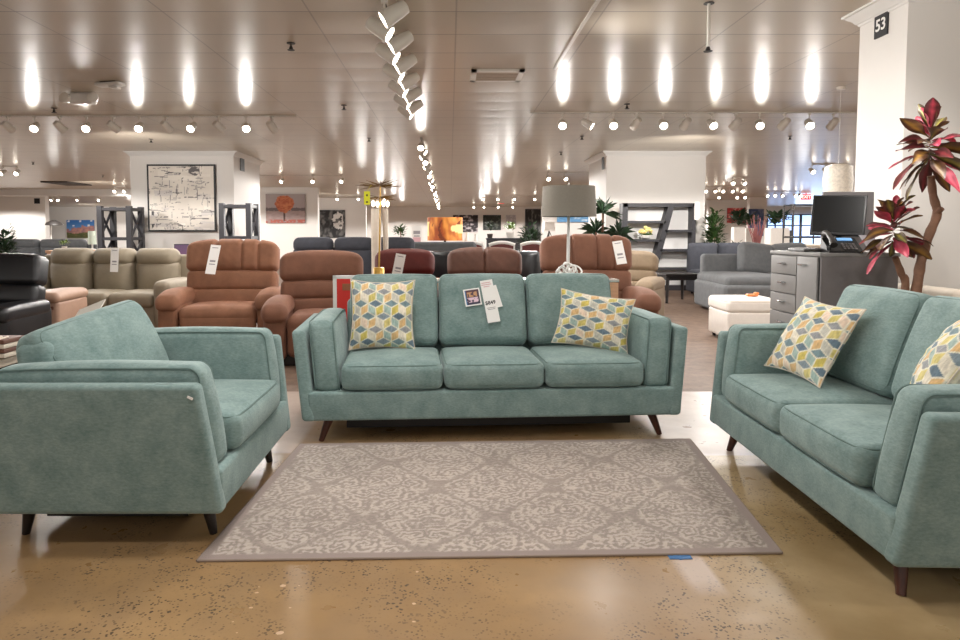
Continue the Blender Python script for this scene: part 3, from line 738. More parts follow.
# ---- taupe three-part sofa
def make_bolster_sofa(name, label, m_, n, W, Hh, D, loc, rotz, arms=True, bolster=True):
    t = thing(name, label, 'sofa', loc, rotz); m = M[m_]; F = -D/2
    b = MB(); b.soft((0, .02, .2), (W-.04, D-.1, .3), .03, n=(4, 3, 2)); b.build('base', m, t)
    iw = W-(.4 if arms else 0); sw = iw/n
    for i in range(n):
        cx = -iw/2+sw*(i+.5)
        b = MB(); b.soft((cx, F+.32, .4), (sw-.004, .6, .17), .06, puff=(0, .01, .025), n=(6, 6, 3)); b.build('seat_cushion', m, t)
        def dp(x, y, z, sw=sw): return (x, y+(.05*math.exp(-((abs(x)-sw/2)/.09)**2) if y < 0 else 0), z)
        hb = Hh-.42-(.19 if bolster else 0)
        b = MB(); b.soft((cx, D/2-.2, .42+hb/2), (sw-.002, .22, hb+.06), .07, puff=(0, .04, .0), n=(10, 2, 6), mx=None, deform=dp); b.build('back_cushion', m, t)
        if bolster:
            b = MB(); b.soft((cx, D/2-.19, Hh-.11), (sw-.012, .26, .22), .09, puff=(.0, .02, .01), n=(10, 2, 2), k=4, deform=dp); b.build('headrest', m, t)
    if arms:
        for s in (-1, 1):
            b = MB(); b.soft((s*(W/2-.1), -.05, .34), (.2, D-.1, .58), .07, puff=(.01, .02, .02), n=(3, 6, 4)); b.build('armrest', m, t)
    b = MB(); b.soft((0, D/2-.05, .5), (W-.06, .1, Hh-.16), .04, n=(6, 1, 4)); b.build('back_shell', m, t)
    for sx in (-1, 1):
        for sy in (-1, 1): b = MB(); b.lathe([(.02, 0), (.03, .06)], (sx*(W/2-.12), sy*(D/2-.12), 0), 10); b.build('foot', M['blackleg'], t)
    return t
make_bolster_sofa('sofa', 'long taupe leather sofa with puffy headrests beside the black recliner', 'taupe', 3, 2.08, 1.0, .95, rloc(102, 8.35), R(-2))
strip_tag('white strip price tag hanging on the taupe sofa headrest', 115, 248, 114, 272, 8.44, 8.42, 8)
make_bolster_sofa('sofa', 'charcoal grey sofa with a rolled back behind the brown recliners', 'charcoal', 3, 1.85, 1.13, .95, rloc(352, 9.9), R(2), arms=False)
make_bolster_sofa('sofa', 'slate grey curved-back sofa seen over the dark red recliner', 'slate', 1, 1.5, 1.02, .9, rloc(432, 11.1), 0, arms=False, bolster=False)
make_bolster_sofa('sofa', 'black leather sofa behind the cocoa brown recliner', 'blackleather', 3, 1.95, .93, .9, rloc(484, 8.7), 0, arms=True, bolster=False)
make_bolster_sofa('sofa', 'small grey patterned sofa far off before the white partition behind the topiary', 'slate', 2, 2.6, 1.05, .95, rloc(32, 15.6), 0)

# tan console with recessed handle
t = thing('storage_console', 'tan leather seat console with rounded lid beside the black recliner', 'console', rloc(59, 7.1), R(6))
b = MB(); b.soft((0, 0, .27), (.26, .7, .48), .04, n=(3, 5, 4)); b.build('console_body', M['tan'], t)
b = MB(); b.soft((0, -.01, .54), (.29, .74, .11), .055, puff=(0, 0, .02), n=(4, 6, 2), k=4); b.build('padded_lid', M['tan'], t)
b = MB(); b.soft((.02, -.352, .44), (.13, .012, .035), .006, n=(2, 1, 1), k=2); b.build('recessed_handle', M['cocoa'], t)
# tilted price card on a thin stand behind the armchair
p = at(89, 311, 3.95); t = thing('card_stand', 'thin stand with tilted grey card rising behind the armchair', 'card stand', (p.x, p.y, 0))
b = MB(); b.lathe([(.09, 0), (.09, .012), (.012, .02), (.01, p.z-.02)], seg=14); b.build('stand_pole', M['galv'], t)
b = MB(); b.box((0, 0, 0), (.2, .006, .13), mx=mtx((0, -.01, p.z-.005), (R(-52), R(-20), R(-14)))); b.build('card', mat('grey_card', (196, 192, 182), .7), t, smooth=False)
# ---- side table with wrapped bundle behind the armchair (edge of the photo)
pt = at(6, 351, 3.28)
t = thing('side_table', 'low table with pale top behind the armchair at the photo edge', 'table', (pt.x-.18, pt.y, 0))
zt = .60
b = MB(); b.box((0, 0, zt-.02), (.48, .36, .04), bev=.006); b.build('table_top', M['stone'], t)
for sx in (-1, 1):
    for sy in (-1, 1): b = MB(); b.box((sx*.2, sy*.14, (zt-.04)/2), (.035, .035, zt-.04)); b.build('leg', M['walnut'], t, smooth=False)
t = thing('gift_box', 'striped brown box tied with pale cord at the photo edge by the armchair', 'box', (pt.x-.04, pt.y-.06, zt+.004))
b = MB()
for k in range(4): b.box((0, 0, .014+.022*k), (.25, .16, .02), mi=k % 2, bev=.004)
b.build('wrapped_box', [M['cream'], M['cocoa']], t)
b = MB()
for s in (-.03, 0, .03): b.tube([(.06+s*.4, -.085, .008), (.06+s, -.086, .09), (.06+s, .0, .094), (.06+s*.4, .085, .008)], .006, 6)
b.tube([(.06+.03*math.cos(a), -.09+.01*math.sin(3*a), .06+.025*math.sin(a)) for a in np.linspace(0, 2*PI, 16)], .006, 6); b.build('cord', M['cream'], t)

# ---- console table behind the sofa
cpl = at(336, 279, 5.12); cpr = at(613, 276, 5.3)
ccx = (cpl.x+cpr.x)/2; cw = cpr.x-cpl.x; cz = .845
ct = thing('console_table', 'narrow console table with mirrored top standing behind the teal sofa', 'table', (ccx, 5.24, 0), R(3))
b = MB(); b.box((0, 0, cz-.012), (cw, .34, .024), bev=.004); b.build('table_top', M['mirror'], ct)
b = MB()
b.box((0, -.15, cz-.05), (cw-.06, .025, .05)); b.box((0, .15, cz-.05), (cw-.06, .025, .05)); b.build('apron', M['oak'], ct, smooth=False)
for sx in (-1, 1):
    for sy in (-1, 1): b = MB(); b.box((sx*(cw/2-.035), sy*.14, (cz-.024)/2), (.06, .05, cz-.024), bev=.004); b.build('leg', M['oak'], ct)
def on_console(px, py): p = flz(px, py, cz); return p
# red sale sign in a white frame, standing at the console's end
p = at(343, 295, 5.0); t = thing('sign_stand', 'white-framed red poster sign standing behind the sofa arm', 'sign', (p.x+.05, 4.95, 0), R(4))
zt = at(340, 275, 5.0).z
b = MB(); w = .2
b.box((-w/2, 0, zt/2), (.028, .02, zt)); b.box((w/2, 0, zt/2), (.028, .02, zt)); b.box((0, 0, zt-.012), (w+.03, .02, .024)); b.box((0, 0, .012), (w+.06, .1, .024)); b.box((0, 0, .45), (w, .02, .02)); b.build('sign_frame', M['white'], t, smooth=False)
b = MB(); b.box((0, -.004, (zt+.43)/2), (w-.028, .01, zt-.46)); b.build('poster', M['red'], t, smooth=False)
b = MB(); b.box((.01, -.0105, zt-.085), (.11, .003, .05)); b.build('poster_panel', M['redbrown'], t, smooth=False)

# ---- white table lamp with drum shade
p = at(568, 275, 5.22); t = thing('table_lamp', 'white table lamp with grey drum shade and tangled ring base on the console', 'lamp', (p.x, 5.22, cz+.004))
b = MB()
for k in range(9):
    a = 2*PI*k/9+random.random()*.5; rr = .03+.012*(k % 3); mq = mtx((.055*math.cos(a), .045*math.sin(a), .022+rr*.8+.012*(k % 2)), (R(random.uniform(20, 90)), R(random.uniform(-40, 40)), a))
    b.tube([(rr*math.cos(q), rr*math.sin(q), 0) for q in np.linspace(0, 2*PI, 20)[:-1]], .007, 7, mx=mq, closed=True)
b.lathe([(.075, 0), (.075, .012), (.02, .02)], seg=24); b.build('base', M['white'], t)
zb = at(573, 217, 5.22).z-cz; zt = at(573, 187, 5.22).z-cz
b = MB(); b.lathe([(.012, .01), (.013, zb*.5), (.01, zb+.08)], seg=14); b.build('pole', M['white'], t)
b = MB(); b.lathe([(.215, zb), (.213, zb+.004), (.200, zt-.004), (.198, zt), (.194, zt), (.209, zb+.002)], seg=48, cap=False); b.lathe([(.193, zt-.02), (.001, zt-.019)], seg=24, cap=False); b.build('lamp_shade', M['shade'], t)
b = MB(); b.lathe([(.004, zt-.02), (.012, zt+.0), (.004, zt+.03)], seg=10); b.build('finial', M['white'], t)

# ---- brass lamp with spiky crown
p = at(379, 280, 5.18); t = thing('accent_lamp', 'slender brass lamp with dark spiky starburst crown on the console', 'lamp', (p.x, 5.18, cz))
b = MB(); b.box((0, 0, .008), (.17, .1, .016), bev=.003); b.lathe([(.042, .016), (.042, .085), (.038, .09)], seg=24); b.build('base', M['brass'], t)
ztop = at(379, 186, 5.18).z-cz
b = MB(); b.tube([(0, 0, .08), (.008, 0, ztop*.5), (.014, 0, ztop)], [.007, .006, .005], 10); b.build('pole', M['brass'], t)
b = MB()
for zz, n, L, tilt in ((ztop+.0, 34, .18, .03), (ztop-.085, 30, .14, -.02), (ztop+.01, 12, .10, .2)):
    for k in range(n):
        a = 2*PI*k/n+random.random()*.3; l = L*random.uniform(.6, 1.1); tl = tilt+random.uniform(-.16, .16)
        b.tube([(.014, 0, zz), (.014+l*.6*math.cos(a), l*.6*math.sin(a), zz+l*tl*.7), (.014+l*math.cos(a), l*math.sin(a), zz+l*tl*1.2)], [.002, .003, .0015], 5)
b.build('starburst_crown', M['brassdark'], t)
for k in range(4):
    a = 2*PI*k/4+.5; b = MB(); b.lathe([(.004, -.03), (.012, -.015), (.014, 0), (.006, .016)], (.014+.06*math.cos(a), .06*math.sin(a), ztop-.13), 12)
    b.tube([(.014, 0, ztop-.08), (.014+.06*math.cos(a), .06*math.sin(a), ztop-.115)], .003, 6, mi=1); b.build('bulb', [M['bulb_lit'], M['brassdark']], t)
b = MB(); q = at(367, 198, 5.02); b.box((0, 0, 0), (.045, .002, .1)); b.tube([(0, 0, .05), (.03, .03, .1)], .001, 5)
yt = b.build('small_tag', M['tagyellow'], None, smooth=False, loc=q); tag(yt, 'bright yellow tag hanging from the brass starburst lamp', 'tag')
b = MB(); b.box((0, -.0015, .02), (.012, .001, .014)); b.box((0, -.0015, -.03), (.014, .001, .012)); b.build('tag_print', M['ink'], yt, smooth=False)
# tall white twin-column floor lamp behind
p = rloc(380, 8.9); t = thing('floor_lamp', 'tall white twin-column paper floor lamp behind the brass lamp', 'lamp', p)
zt = at(380, 209, 8.9).z
for x, w in ((-.05, .062), (.075, .034)): b = MB(); b.lathe([(w, .03), (w*1.05, .05), (w*1.05, zt-.01), (w, zt)], (x, 0, 0), 20); b.build('paper_column', M['cream'], t)
b = MB(); b.lathe([(.16, 0), (.16, .03)], seg=24); b.build('base', M['whitemetal'], t)

# ================================================================== BOOKCASE, TABLE, CHAISE, OTTOMAN, DESK
bx0, bx1 = at(624, 233, 13.9).x, at(697, 233, 13.9).x; bh = at(650, 203, 13.9).z; bw = bx1-bx0
t = thing('bookcase', 'dark grey slanted-divider bookcase standing against the white pillar', 'bookcase', ((bx0+bx1)/2, 14.1, 0))
def U_(px): return at(px, 233, 13.9).x-(bx0+bx1)/2
def Z_(py): return at(650, py, 13.9).z
TH = .075; dp = .26
b = MB(); b.box((-bw/2+TH/2, 0, bh/2), (TH*1.5, dp, bh)); b.box((bw/2-TH/2, 0, bh/2), (TH, dp, bh)); b.box((0, 0, bh-TH/2), (bw, dp, TH)); b.box((0, 0, .05), (bw, dp, .1)); b.build('carcass', M['darkwood'], t, smooth=False)
b = MB(); b.box((0, dp/2+.008, bh/2), (bw, .012, bh-.02)); b.build('back_panel', M['paper'], t, smooth=False)
# slanted divider
xa, za, xb, zb_ = U_(672), bh-TH, U_(652), .1
b = MB(); b.add([(xa-.06, -dp/2+.005, za), (xa+.06, -dp/2+.005, za), (xb+.06, -dp/2+.005, zb_), (xb-.06, -dp/2+.005, zb_), (xa-.06, dp/2, za), (xa+.06, dp/2, za), (xb+.06, dp/2, zb_), (xb-.06, dp/2, zb_)], [(0, 3, 2, 1), (4, 5, 6, 7), (0, 4, 7, 3), (1, 2, 6, 5)]); b.build('slanted_divider', M['darkwood'], t, smooth=False)
def xd(z): return xa+(xb-xa)*(za-z)/(za-zb_)
for py in (222, 240.5, 259, 276):
    z = Z_(py); x1 = xd(z); b = MB(); b.box(((-bw/2+x1)/2, 0, z), (x1+bw/2-.03, dp-.01, .05)); b.build('shelf', M['darkwood'], t, smooth=False)
for py in (231, 250.5, 269):
    z = Z_(py); x1 = xd(z); b = MB(); b.box(((bw/2+x1)/2, 0, z), (bw/2-x1-.03, dp-.01, .05)); b.build('shelf', M['darkwood'], t, smooth=False)
# flowers on its shelf
zs = Z_(240.5)+.028
t = thing('flower_bowl', 'bowl of yellow flowers on the bookcase shelf', 'flowers', (at(648, 233, 13.9).x, 14.07, zs))
b = MB(); b.lathe([(.05, 0), (.09, .02), (.11, .07), (.1, .08)], seg=18); b.build('bowl', M['pot'], t)
b = MB()
for k in range(22):
    a = random.random()*2*PI; e = random.random()**.5; rr = .13*e
    b.soft((rr*math.cos(a)*1.1, rr*math.sin(a)*.5-.03, .11+.12*(1-e*e)+random.uniform(-.015, .03)), (.07, .07, .06), .028, n=(1, 1, 1), k=2, mx=None)
b.build('blossoms', M['flower'], t)
b = MB()
for k in range(12):
    a = 2*PI*k/12; b.tube([(0, 0, .07), (.1*math.cos(a), .05*math.sin(a)-.03, .12), (.15*math.cos(a), .06*math.sin(a)-.03, .09)], [.01, .018, .002], 5)
b.build('leaves', M['leafg'], t)
# white paper tag set just ahead of the bookcase post
b = MB(); q = at(697, 211, 13.88); b.box((0, 0, 0), (.1, .004, .36)); tag(b.build('bookcase_price_tag', M['paper'], None, smooth=False, loc=q), 'white price tag at the top edge of the bookcase', 'tag')
# black end table
t = thing('end_table', 'low black wooden table in front of the bookcase', 'table', rloc(676, 11.75), R(8)); tz = .5
b = MB(); b.box((0, 0, tz-.02), (.66, .66, .04), bev=.008); b.box((0, 0, tz-.075), (.58, .58, .07)); b.build('table_top', M['blackwood'], t)
for sx in (-1, 1):
    for sy in (-1, 1): b = MB(); b.tube([(sx*.27, sy*.27, tz-.05), (sx*.29, sy*.29, 0)], [.035, .025], 4); b.build('leg', M['blackwood'], t)
# grey chaise sofa
t = thing('chaise_sofa', 'grey fabric chaise sofa beyond the white ottoman', 'sofa', rloc(769, 10.45), R(-4))
b = MB(); b.soft((-.05, 0, .23), (1.75, 1.0, .4), .05, n=(6, 4, 3)); b.build('base', M['greyfabric'], t)
b = MB(); b.soft((-.62, -.35, .25), (.8, 1.5, .42), .06, n=(4, 6, 3)); b.build('chaise_base', M['greyfabric'], t)
b = MB(); b.soft((-.5, -.3, .49), (.95, 1.45, .17), .075, puff=(0, .01, .03), n=(6, 8, 3), k=4); b.build('chaise_cushion', M['greyfabric'], t)
b = MB(); b.soft((.42, -.05, .49), (.85, .85, .17), .07, puff=(0, .01, .03), n=(6, 6, 3), k=4); b.build('seat_cushion', M['greyfabric'], t)
b = MB(); b.soft((0, .42, .5), (1.8, .2, .72), .06, n=(6, 2, 4)); b.build('back_frame', M['greyfabric'], t)
for x, r_ in ((-.1, 7), (.42, -3)): b = MB(); b.soft((0, 0, 0), (.56, .2, .5), .08, puff=(0, .05, .02), n=(6, 2, 6), k=4, mx=mtx((x, .25, .78), (R(-16), R(r_), 0))); b.build('back_cushion', M['greyfabric'], t)
b = MB(); b.soft((.95, 0, .34), (.2, 1.0, .62), .06, n=(2, 4, 4)); b.build('armrest', M['greyfabric'], t)
# dark sofa back / bench behind chaise
make_bolster_sofa('sofa', 'dark charcoal sofa back just beyond the grey chaise', 'charcoal', 2, 1.15, .98, .8, rloc(722, 13.0), 0, arms=False, bolster=False)
# white ottoman
t = thing('ottoman', 'white upholstered square ottoman between loveseat and grey desk', 'ottoman', rloc(746, 7.55), R(-3))
b = MB(); b.soft((0, 0, .19), (.59, .64, .3), .03, n=(3, 3, 2)); b.build('body', M['whitefab'], t)
b = MB(); b.soft((0, 0, .4), (.61, .66, .14), .045, puff=(0, 0, .02), n=(6, 6, 2), k=4); lid = b.build('cushion_top', M['whitefab'], t)
p = MB(); p.tube([Vector((a.x, a.y, .453)) for a in rloop(.295, .32, .05, 0)], .006, 6, closed=True); p.build('piping', M['cream'], lid)
for sx in (-1, 1):
    for sy in (-1, 1): b = MB(); b.lathe([(.02, 0), (.028, .05)], (sx*.24, sy*.26, 0), 10); b.build('foot', M['blackleg'], t)
b = MB(); b.soft((0, 0, .012), (.12, .07, .024), .01, n=(1, 1, 1), k=2); b.soft((.05, .0, .03), (.05, .05, .03), .012, n=(1, 1, 1), k=2)
tag(b.build('orange_toy', mat('orange_plastic', (226, 140, 84), .5), None, loc=(at(752, 290, 7.5).x, 7.5, .492)), 'small orange and cream trinket lying on the white ottoman', 'trinket')

# grey service desk beside the pillar
dx0 = at(821, 253, 4.33).x; dz = at(821, 253, 4.33).z; dw = .66; dd = .5
t = thing('service_desk', 'grey drawer desk holding monitor and phone beside the near pillar', 'desk', (dx0, 4.33, 0))
# local x away from the drawer face (+X), y along the drawer face (depth)
b = MB(); b.box((dd/2, dw/2, dz/2-.01), (dd-.02, dw-.004, dz-.02)); b.box((dd/2, -.001, dz/2-.01), (dd, .012, dz-.02), mi=1); b.build('carcass', [M['deskgrey'], M['deskside']], t, smooth=False)
b = MB(); b.box((dd/2, dw/2, dz-.012), (dd+.02, dw+.02, .024), bev=.003); b.build('desk_top', M['deskgrey'], t)
dz_ = [dz-.03, dz-.165, dz-.30, dz-.435, dz-.60]
for k in range(4):
    zc = (dz_[k]+dz_[k+1])/2; hh = dz_[k]-dz_[k+1]-.008
    b = MB(); b.box((-.006, .46, zc), (.014, .36, hh), bev=.002); dr = b.build('drawer', M['deskgrey'], t)
    b = MB(); b.tube([(-.012, .42, zc+.01), (-.035, .43, zc+.012), (-.035, .49, zc+.012), (-.012, .50, zc+.01)], .006, 8); b.build('handle', M['chrome'], dr)
b = MB(); b.box((-.006, .145, dz-.31), (.014, .25, .56), bev=.002); dr = b.build('door', M['deskgrey'], t)
b = MB(); b.tube([(-.012, .15, dz-.085), (-.035, .16, dz-.083), (-.035, .22, dz-.083), (-.012, .23, dz-.085)], .006, 8); b.build('handle', M['chrome'], dr)
b = MB(); b.box((.0, .33, .09), (.02, .6, .14)); b.build('toe_kick', M['dark'], t, smooth=False)
# monitor
mp = at(840, 215, 4.62)
t = thing('computer_monitor', 'black flat computer monitor standing on the grey desk', 'monitor', (mp.x, 4.64, dz), R(-34))
mz = mp.z-dz; mw = .33; mh = .29
MM = mtx((0, 0, mz), (R(-17), R(2), 0))
b = MB(); b.box((0, .012, 0), (mw, .03, mh), bev=.006, mx=MM); b.build('housing', M['black'], t)
b = MB(); b.box((0, -.0035, .004), (mw-.03, .003, mh-.035), mx=MM); b.build('screen', M['screen'], t, smooth=False)
b = MB(); b.lathe([(.08, 0.001), (.08, .01), (.03, .02)], (0, .05, 0), 20); b.tube([(0, .05, .01), (0, .045, mz*.6), (0, .03, mz)], [.025, .022, .02], 10); b.build('stand', M['black'], t)
# keyboard
kp = at(812, 243, 4.5)
t = thing('keyboard', 'grey keyboard lying on the desk in front of the monitor', 'keyboard', (dx0+.07, 4.66, dz+.001), R(82))
b = MB(); b.box((0, 0, .01), (.3, .12, .018), bev=.004); b.build('keyboard_body', M['dark'], t)
b = MB()
for i in range(12):
    for j in range(4): b.box((-.13+.0237*i, -.042+.028*j, .022), (.019, .022, .008))
b.build('keys', M['deskside'], t, smooth=False)
# desk phone
pp = at(845, 247, 4.38)
t = thing('desk_phone', 'black office telephone with lit blue display on the desk corner', 'phone', (pp.x, 4.42, dz), R(-12))
b = MB(); b.prism([(-.09, .0), (-.09, .012), (.07, .095), (.085, .095), (.085, 0)], -.1, .1); b.build('phone_body', M['black'], t, ang=20)
S = mtx((0, -.01, .0545), (math.atan2(.083, .16), 0, 0))
b = MB(); b.box((.03, .065, .003), (.09, .035, .004), mx=S); b.build('display', M['lcd'], t, smooth=False)
b = MB()
for i in range(4):
    for j in range(4): b.box((.0+.022*i, -.065+.022*j, .004), (.015, .014, .005), mx=S)
b.build('buttons', M['deskside'], t, smooth=False)
b = MB(); b.tube([(-.075, -.09, .05), (-.075, -.05, .085), (-.075, .03, .125), (-.075, .075, .125)], [.024, .017, .017, .026], 10); b.build('handset', M['dark'], t)
b = MB(); b.tube([(-.11+.015*math.sin(q*1.3), -.08-.02*q*.5, .03+.012*math.cos(q*6)-.0*q) for q in np.linspace(0, 3, 30)], .004, 6); b.build('cord', M['black'], t)
b = MB(); b.prism([(-.08, 0), (.06, .115), (.07, .115), (-.066, 0)], -.045, .045); tag(b.build('card_holder', M['greyink'], None, smooth=False, loc=(pp.x+.175, 4.385, dz)), 'small tilted grey card holder beside the office telephone', 'card holder')
# fabric desk screen behind monitor, against pillar
p0 = at(864, 220, 4.9); 
b = MB(); b.box((0, 0, 0), (.36, .03, .42), bev=.006)
o = b.build('privacy_screen', M['deskside'], None, loc=(dx0+.44, 4.80, dz+.212)); tag(o, 'grey upright desk screen behind the monitor', 'screen')

# cream armchair beyond the plant
t = thing('accent_chair', 'cream upholstered chair back seen beyond the red-leaved plant', 'chair', (3.55, 4.45, 0), R(90))
b = MB(); b.soft((0, 0, .3), (.6, .78, .36), .05, n=(4, 4, 3)); b.build('seat', M['cream'], t)
zc = at(940, 285, 4.55).z
b = MB(); b.soft((0, .36, zc/2+.06), (.62, .12, zc-.12), .035, puff=(0, .01, 0), n=(4, 2, 5)); b.build('backrest', M['cream'], t)
for sx in (-1, 1): b = MB(); b.soft((sx*.27, -.02, .44), (.1, .74, .34), .035, n=(2, 4, 3)); b.build('armrest', M['cream'], t)
for sx in (-1, 1):
    for sy in (-1, 1): b = MB(); b.lathe([(.015, 0), (.025, .125)], (sx*.24, sy*.3, 0), 10); b.build('leg', M['walnut'], t)

# ================================================================== RED-LEAVED PLANT
pb = Vector((at(903, 292, 3.98).x, 3.98, 0))
t = thing('croton_plant', 'tall red-leaved potted plant with two bare trunks behind the loveseat', 'plant', pb)
b = MB(); b.lathe([(.13, 0), (.15, .02), (.17, .3), (.175, .32), (.155, .32), (.15, .28), (.001, .28)], seg=28); b.build('pot', M['potdark'], t)
b = MB(); b.lathe([(.148, .285), (.001, .3)], seg=20, cap=False); b.build('soil', M['soil'], t)
def lp(px, py, Y): return at(px, py, Y)-pb
tr1 = [Vector((-.0, 0, .28)), lp(916, 292, 3.98), lp(921, 262, 3.98), lp(929, 235, 3.97), lp(937, 214, 3.96), lp(933, 195, 3.96), lp(931, 176, 3.95)]
tr2 = [Vector((-.05, 0, .28)), lp(905, 292, 4.0), lp(901, 273, 4.0), lp(895, 257, 3.99)]
def smooth_path(P, n=5):
    out = []
    for i in range(len(P)-1):
        p0 = P[max(0, i-1)]; p1 = P[i]; p2 = P[i+1]; p3 = P[min(len(P)-1, i+2)]
        for k in range(n):
            u = k/n; out.append(.5*((2*p1)+(p2-p0)*u+(2*p0-5*p1+4*p2-p3)*u*u+(3*p1-p0-3*p2+p3)*u**3))
    return out+[P[-1]]
def tap(P, a, b_): return [a+(b_-a)*i/(len(P)-1) for i in range(len(P))]
q1 = smooth_path(tr1); q2 = smooth_path(tr2)
b = MB(); b.tube(q1, [r*(1+.08*math.sin(i*1.7)) for i, r in enumerate(tap(q1, .03, .02))], 12); st = [lp(936, 214, 3.96), lp(942, 208, 3.93)]; b.tube(st, [.02, .016], 10); b.build('trunk', M['bark'], t)
b = MB(); b.tube(q2, [r*(1+.08*math.sin(i*1.9)) for i, r in enumerate(tap(q2, .026, .017))], 12); b.build('trunk', M['bark'], t)
def leaf_mesh(lst):
    P = []; F = []; Cc = []
    for (o, d, L, w, droop, tw, pal) in lst:
        d = d.normalized(); side = d.cross(Vector((0, 0, 1))); side = side.normalized() if side.length > .05 else Vector((1, 0, 0))
        side = Matrix.Rotation(tw, 3, d) @ side; nrm = side.cross(d).normalized()
        n = 9; base = len(P)
        for i in range(n+1):
            s = i/n; wd = w*(math.sin(PI*min(1, s**1.35))**.8*(1-.1*s)) if 0 < s < 1 else .003
            if s < .25: wd = max(.004, wd*.7)
            cen = o+d*(L*s*(1-.12*droop*s))+Vector((0, 0, -droop*L*.55*s*s))
            wav = math.sin(s*9)*.006
            for k, u in enumerate((-1, -.5, 0, .5, 1)):
                P.append(tuple(cen+side*(u*wd)+nrm*((abs(u)**1.3)*wd*.35+wav*u)))
                c0, c1, c2 = pal; e = abs(u); nz = random.random()
                col = np.array(c0)*(1-e)+np.array(c1)*e if e > .3 else np.array(c2)
                if nz > .8: col = col*.6+np.array(c2)*.4
                Cc.append(col*(.85+.3*random.random()))
        for i in range(n):
            for k in range(4):
                a = base+i*5+k; F.append((a, a+1, a+6, a+5))
    return P, F, Cc
def crown(center_px, cy, Y, n, spread, seed, name='foliage'):
    random.seed(seed); o = lp(center_px, cy, Y); lst = []
    pals = [((86, 44, 44), (104, 56, 54), (150, 60, 66)), ((178, 56, 80), (190, 70, 92), (206, 96, 112)), ((62, 44, 34), (88, 52, 44), (120, 90, 44)), ((98, 66, 42), (80, 50, 40), (150, 112, 48)), ((112, 44, 54), (76, 40, 40), (170, 60, 76)), ((60, 62, 40), (84, 60, 44), (140, 130, 60))]
    for i in range(n):
        a = i*2.39996+random.random()*.5; el = -.75+1.95*((i+.5)/n)+random.uniform(-.25, .25)
        d = Vector((math.cos(a)*math.cos(el), math.sin(a)*math.cos(el)*.85, math.sin(el)))
        L = spread*random.uniform(.65, 1.12)*(1-.22*max(0, math.sin(el)))
        hgt = (-.08+.2*((i+.5)/n))*spread/.25
        lst.append((o+Vector((0, 0, hgt)), d, L, L*random.uniform(.15, .21), random.uniform(.1, .8)*(1-max(0, el)*.4), random.uniform(-.9, .9), pals[(i*5+seed) % 6]))
    P, F, Cc = leaf_mesh(lst)
    me = bpy.data.meshes.new(name); me.from_pydata([tuple(p) for p in P], [], F); setcol(me, Cc); me.materials.append(M['vcleaf'])
    me.polygons.foreach_set('use_smooth', [True]*len(me.polygons))
    ob = bpy.data.objects.new(name, me); C.objects.link(ob); ob.parent = t
    return ob
crown(930, 149, 3.95, 42, .235, 3)
crown(893, 232, 3.99, 40, .215, 8)

# ================================================================== WALL ART
def canvas(name, label, func, px0, py0, px1, py1, Y, frame_m=None, fr=.03, nx=64, ny=64, dep=.04):
    a = at(px0, py1, Y-dep); bq = at(px1, py0, Y-dep); w = bq.x-a.x; h = bq.z-a.z
    t = thing(name, label, 'picture', ((a.x+bq.x)/2, Y-dep/2-.002, (a.z+bq.z)/2))
    o = color_grid('canvas', func, w, h, nx, ny, M['vc'], t); o.location = (0, -dep/2-.001, 0)
    b = MB(); b.box((0, 0, 0), (w, dep-.004, h)); b.build('backing_board', M['dark'], t, smooth=False)
    if frame_m:
        b = MB()
        for sx in (-1, 1): b.box((sx*(w/2+fr/2), -.008, 0), (fr, dep, h+2*fr))
        for sz in (-1, 1): b.box((0, -.008, sz*(h/2+fr/2)), (w, dep, fr))
        b.build('frame', M[frame_m], t, smooth=False)
    return t
def art_abstract(U, V):
    c = mixc((228, 221, 210), (206, 198, 188), fbm(U*6, V*6, 1)); r = np.random.RandomState(5)
    for k in range(34):
        x, y = r.rand(2); w, h = r.uniform(.08, .34), r.uniform(.03, .10); t = r.choice([.5, .7, .9])
        m = (np.abs(U-x+.03*(vnoise(V*8, U*3, k)-.5)) < w/2) & (np.abs(V-y+.03*(vnoise(U*6, V*3, k+5)-.5)) < h/2)
        c[m] = c[m]*(1-t*.8)+np.array([(234, 228, 218), (214, 206, 196), (196, 190, 188)][k % 3])*t*.8
    for k in range(110):
        x, y = r.rand(2); hz = r.rand() < .6
        w, h = (r.uniform(.05, .3), r.uniform(.004, .016)) if hz else (r.uniform(.004, .011), r.uniform(.05, .25))
        g = [(84, 80, 82), (130, 126, 124), (160, 155, 152), (108, 104, 104)][k % 4]
        m = (np.abs(U-x+.03*(vnoise(V*12, U*5, k)-.5)) < w/2) & (np.abs(V-y+.04*(vnoise(U*9, V*3, k+9)-.5)) < h/2) & (vnoise(U*34, V*34, k) > .3)
        c[m] = g
    m = (((U-.70)/.09)**2+((V-.92)/.07)**2 < .7+.6*vnoise(U*22, V*22, 4)) & (vnoise(U*16, V*30, 2) > .25); c[m] = (96, 92, 92)
    m = (np.abs(np.hypot(U-.36, (V-.02)*1.6)-.15) < .007) & (U > .3); c[m] = (60, 58, 60)
    m = (np.abs(U-.05) < .02) & (V < .3) & (vnoise(U*20, V*14, 3) > .4); c[m] = (70, 68, 70)
    return c
canvas('abstract_painting', 'large cream abstract painting with black strokes on a white pillar', art_abstract, 150, 231, 214, 166, 14.6, 'ink', .035, 90, 90) if False else canvas('abstract_painting', 'large cream abstract painting with black strokes on a white pillar', art_abstract, 150, 166, 213.5, 230, 14.58, 'ink', .035, 110, 110)
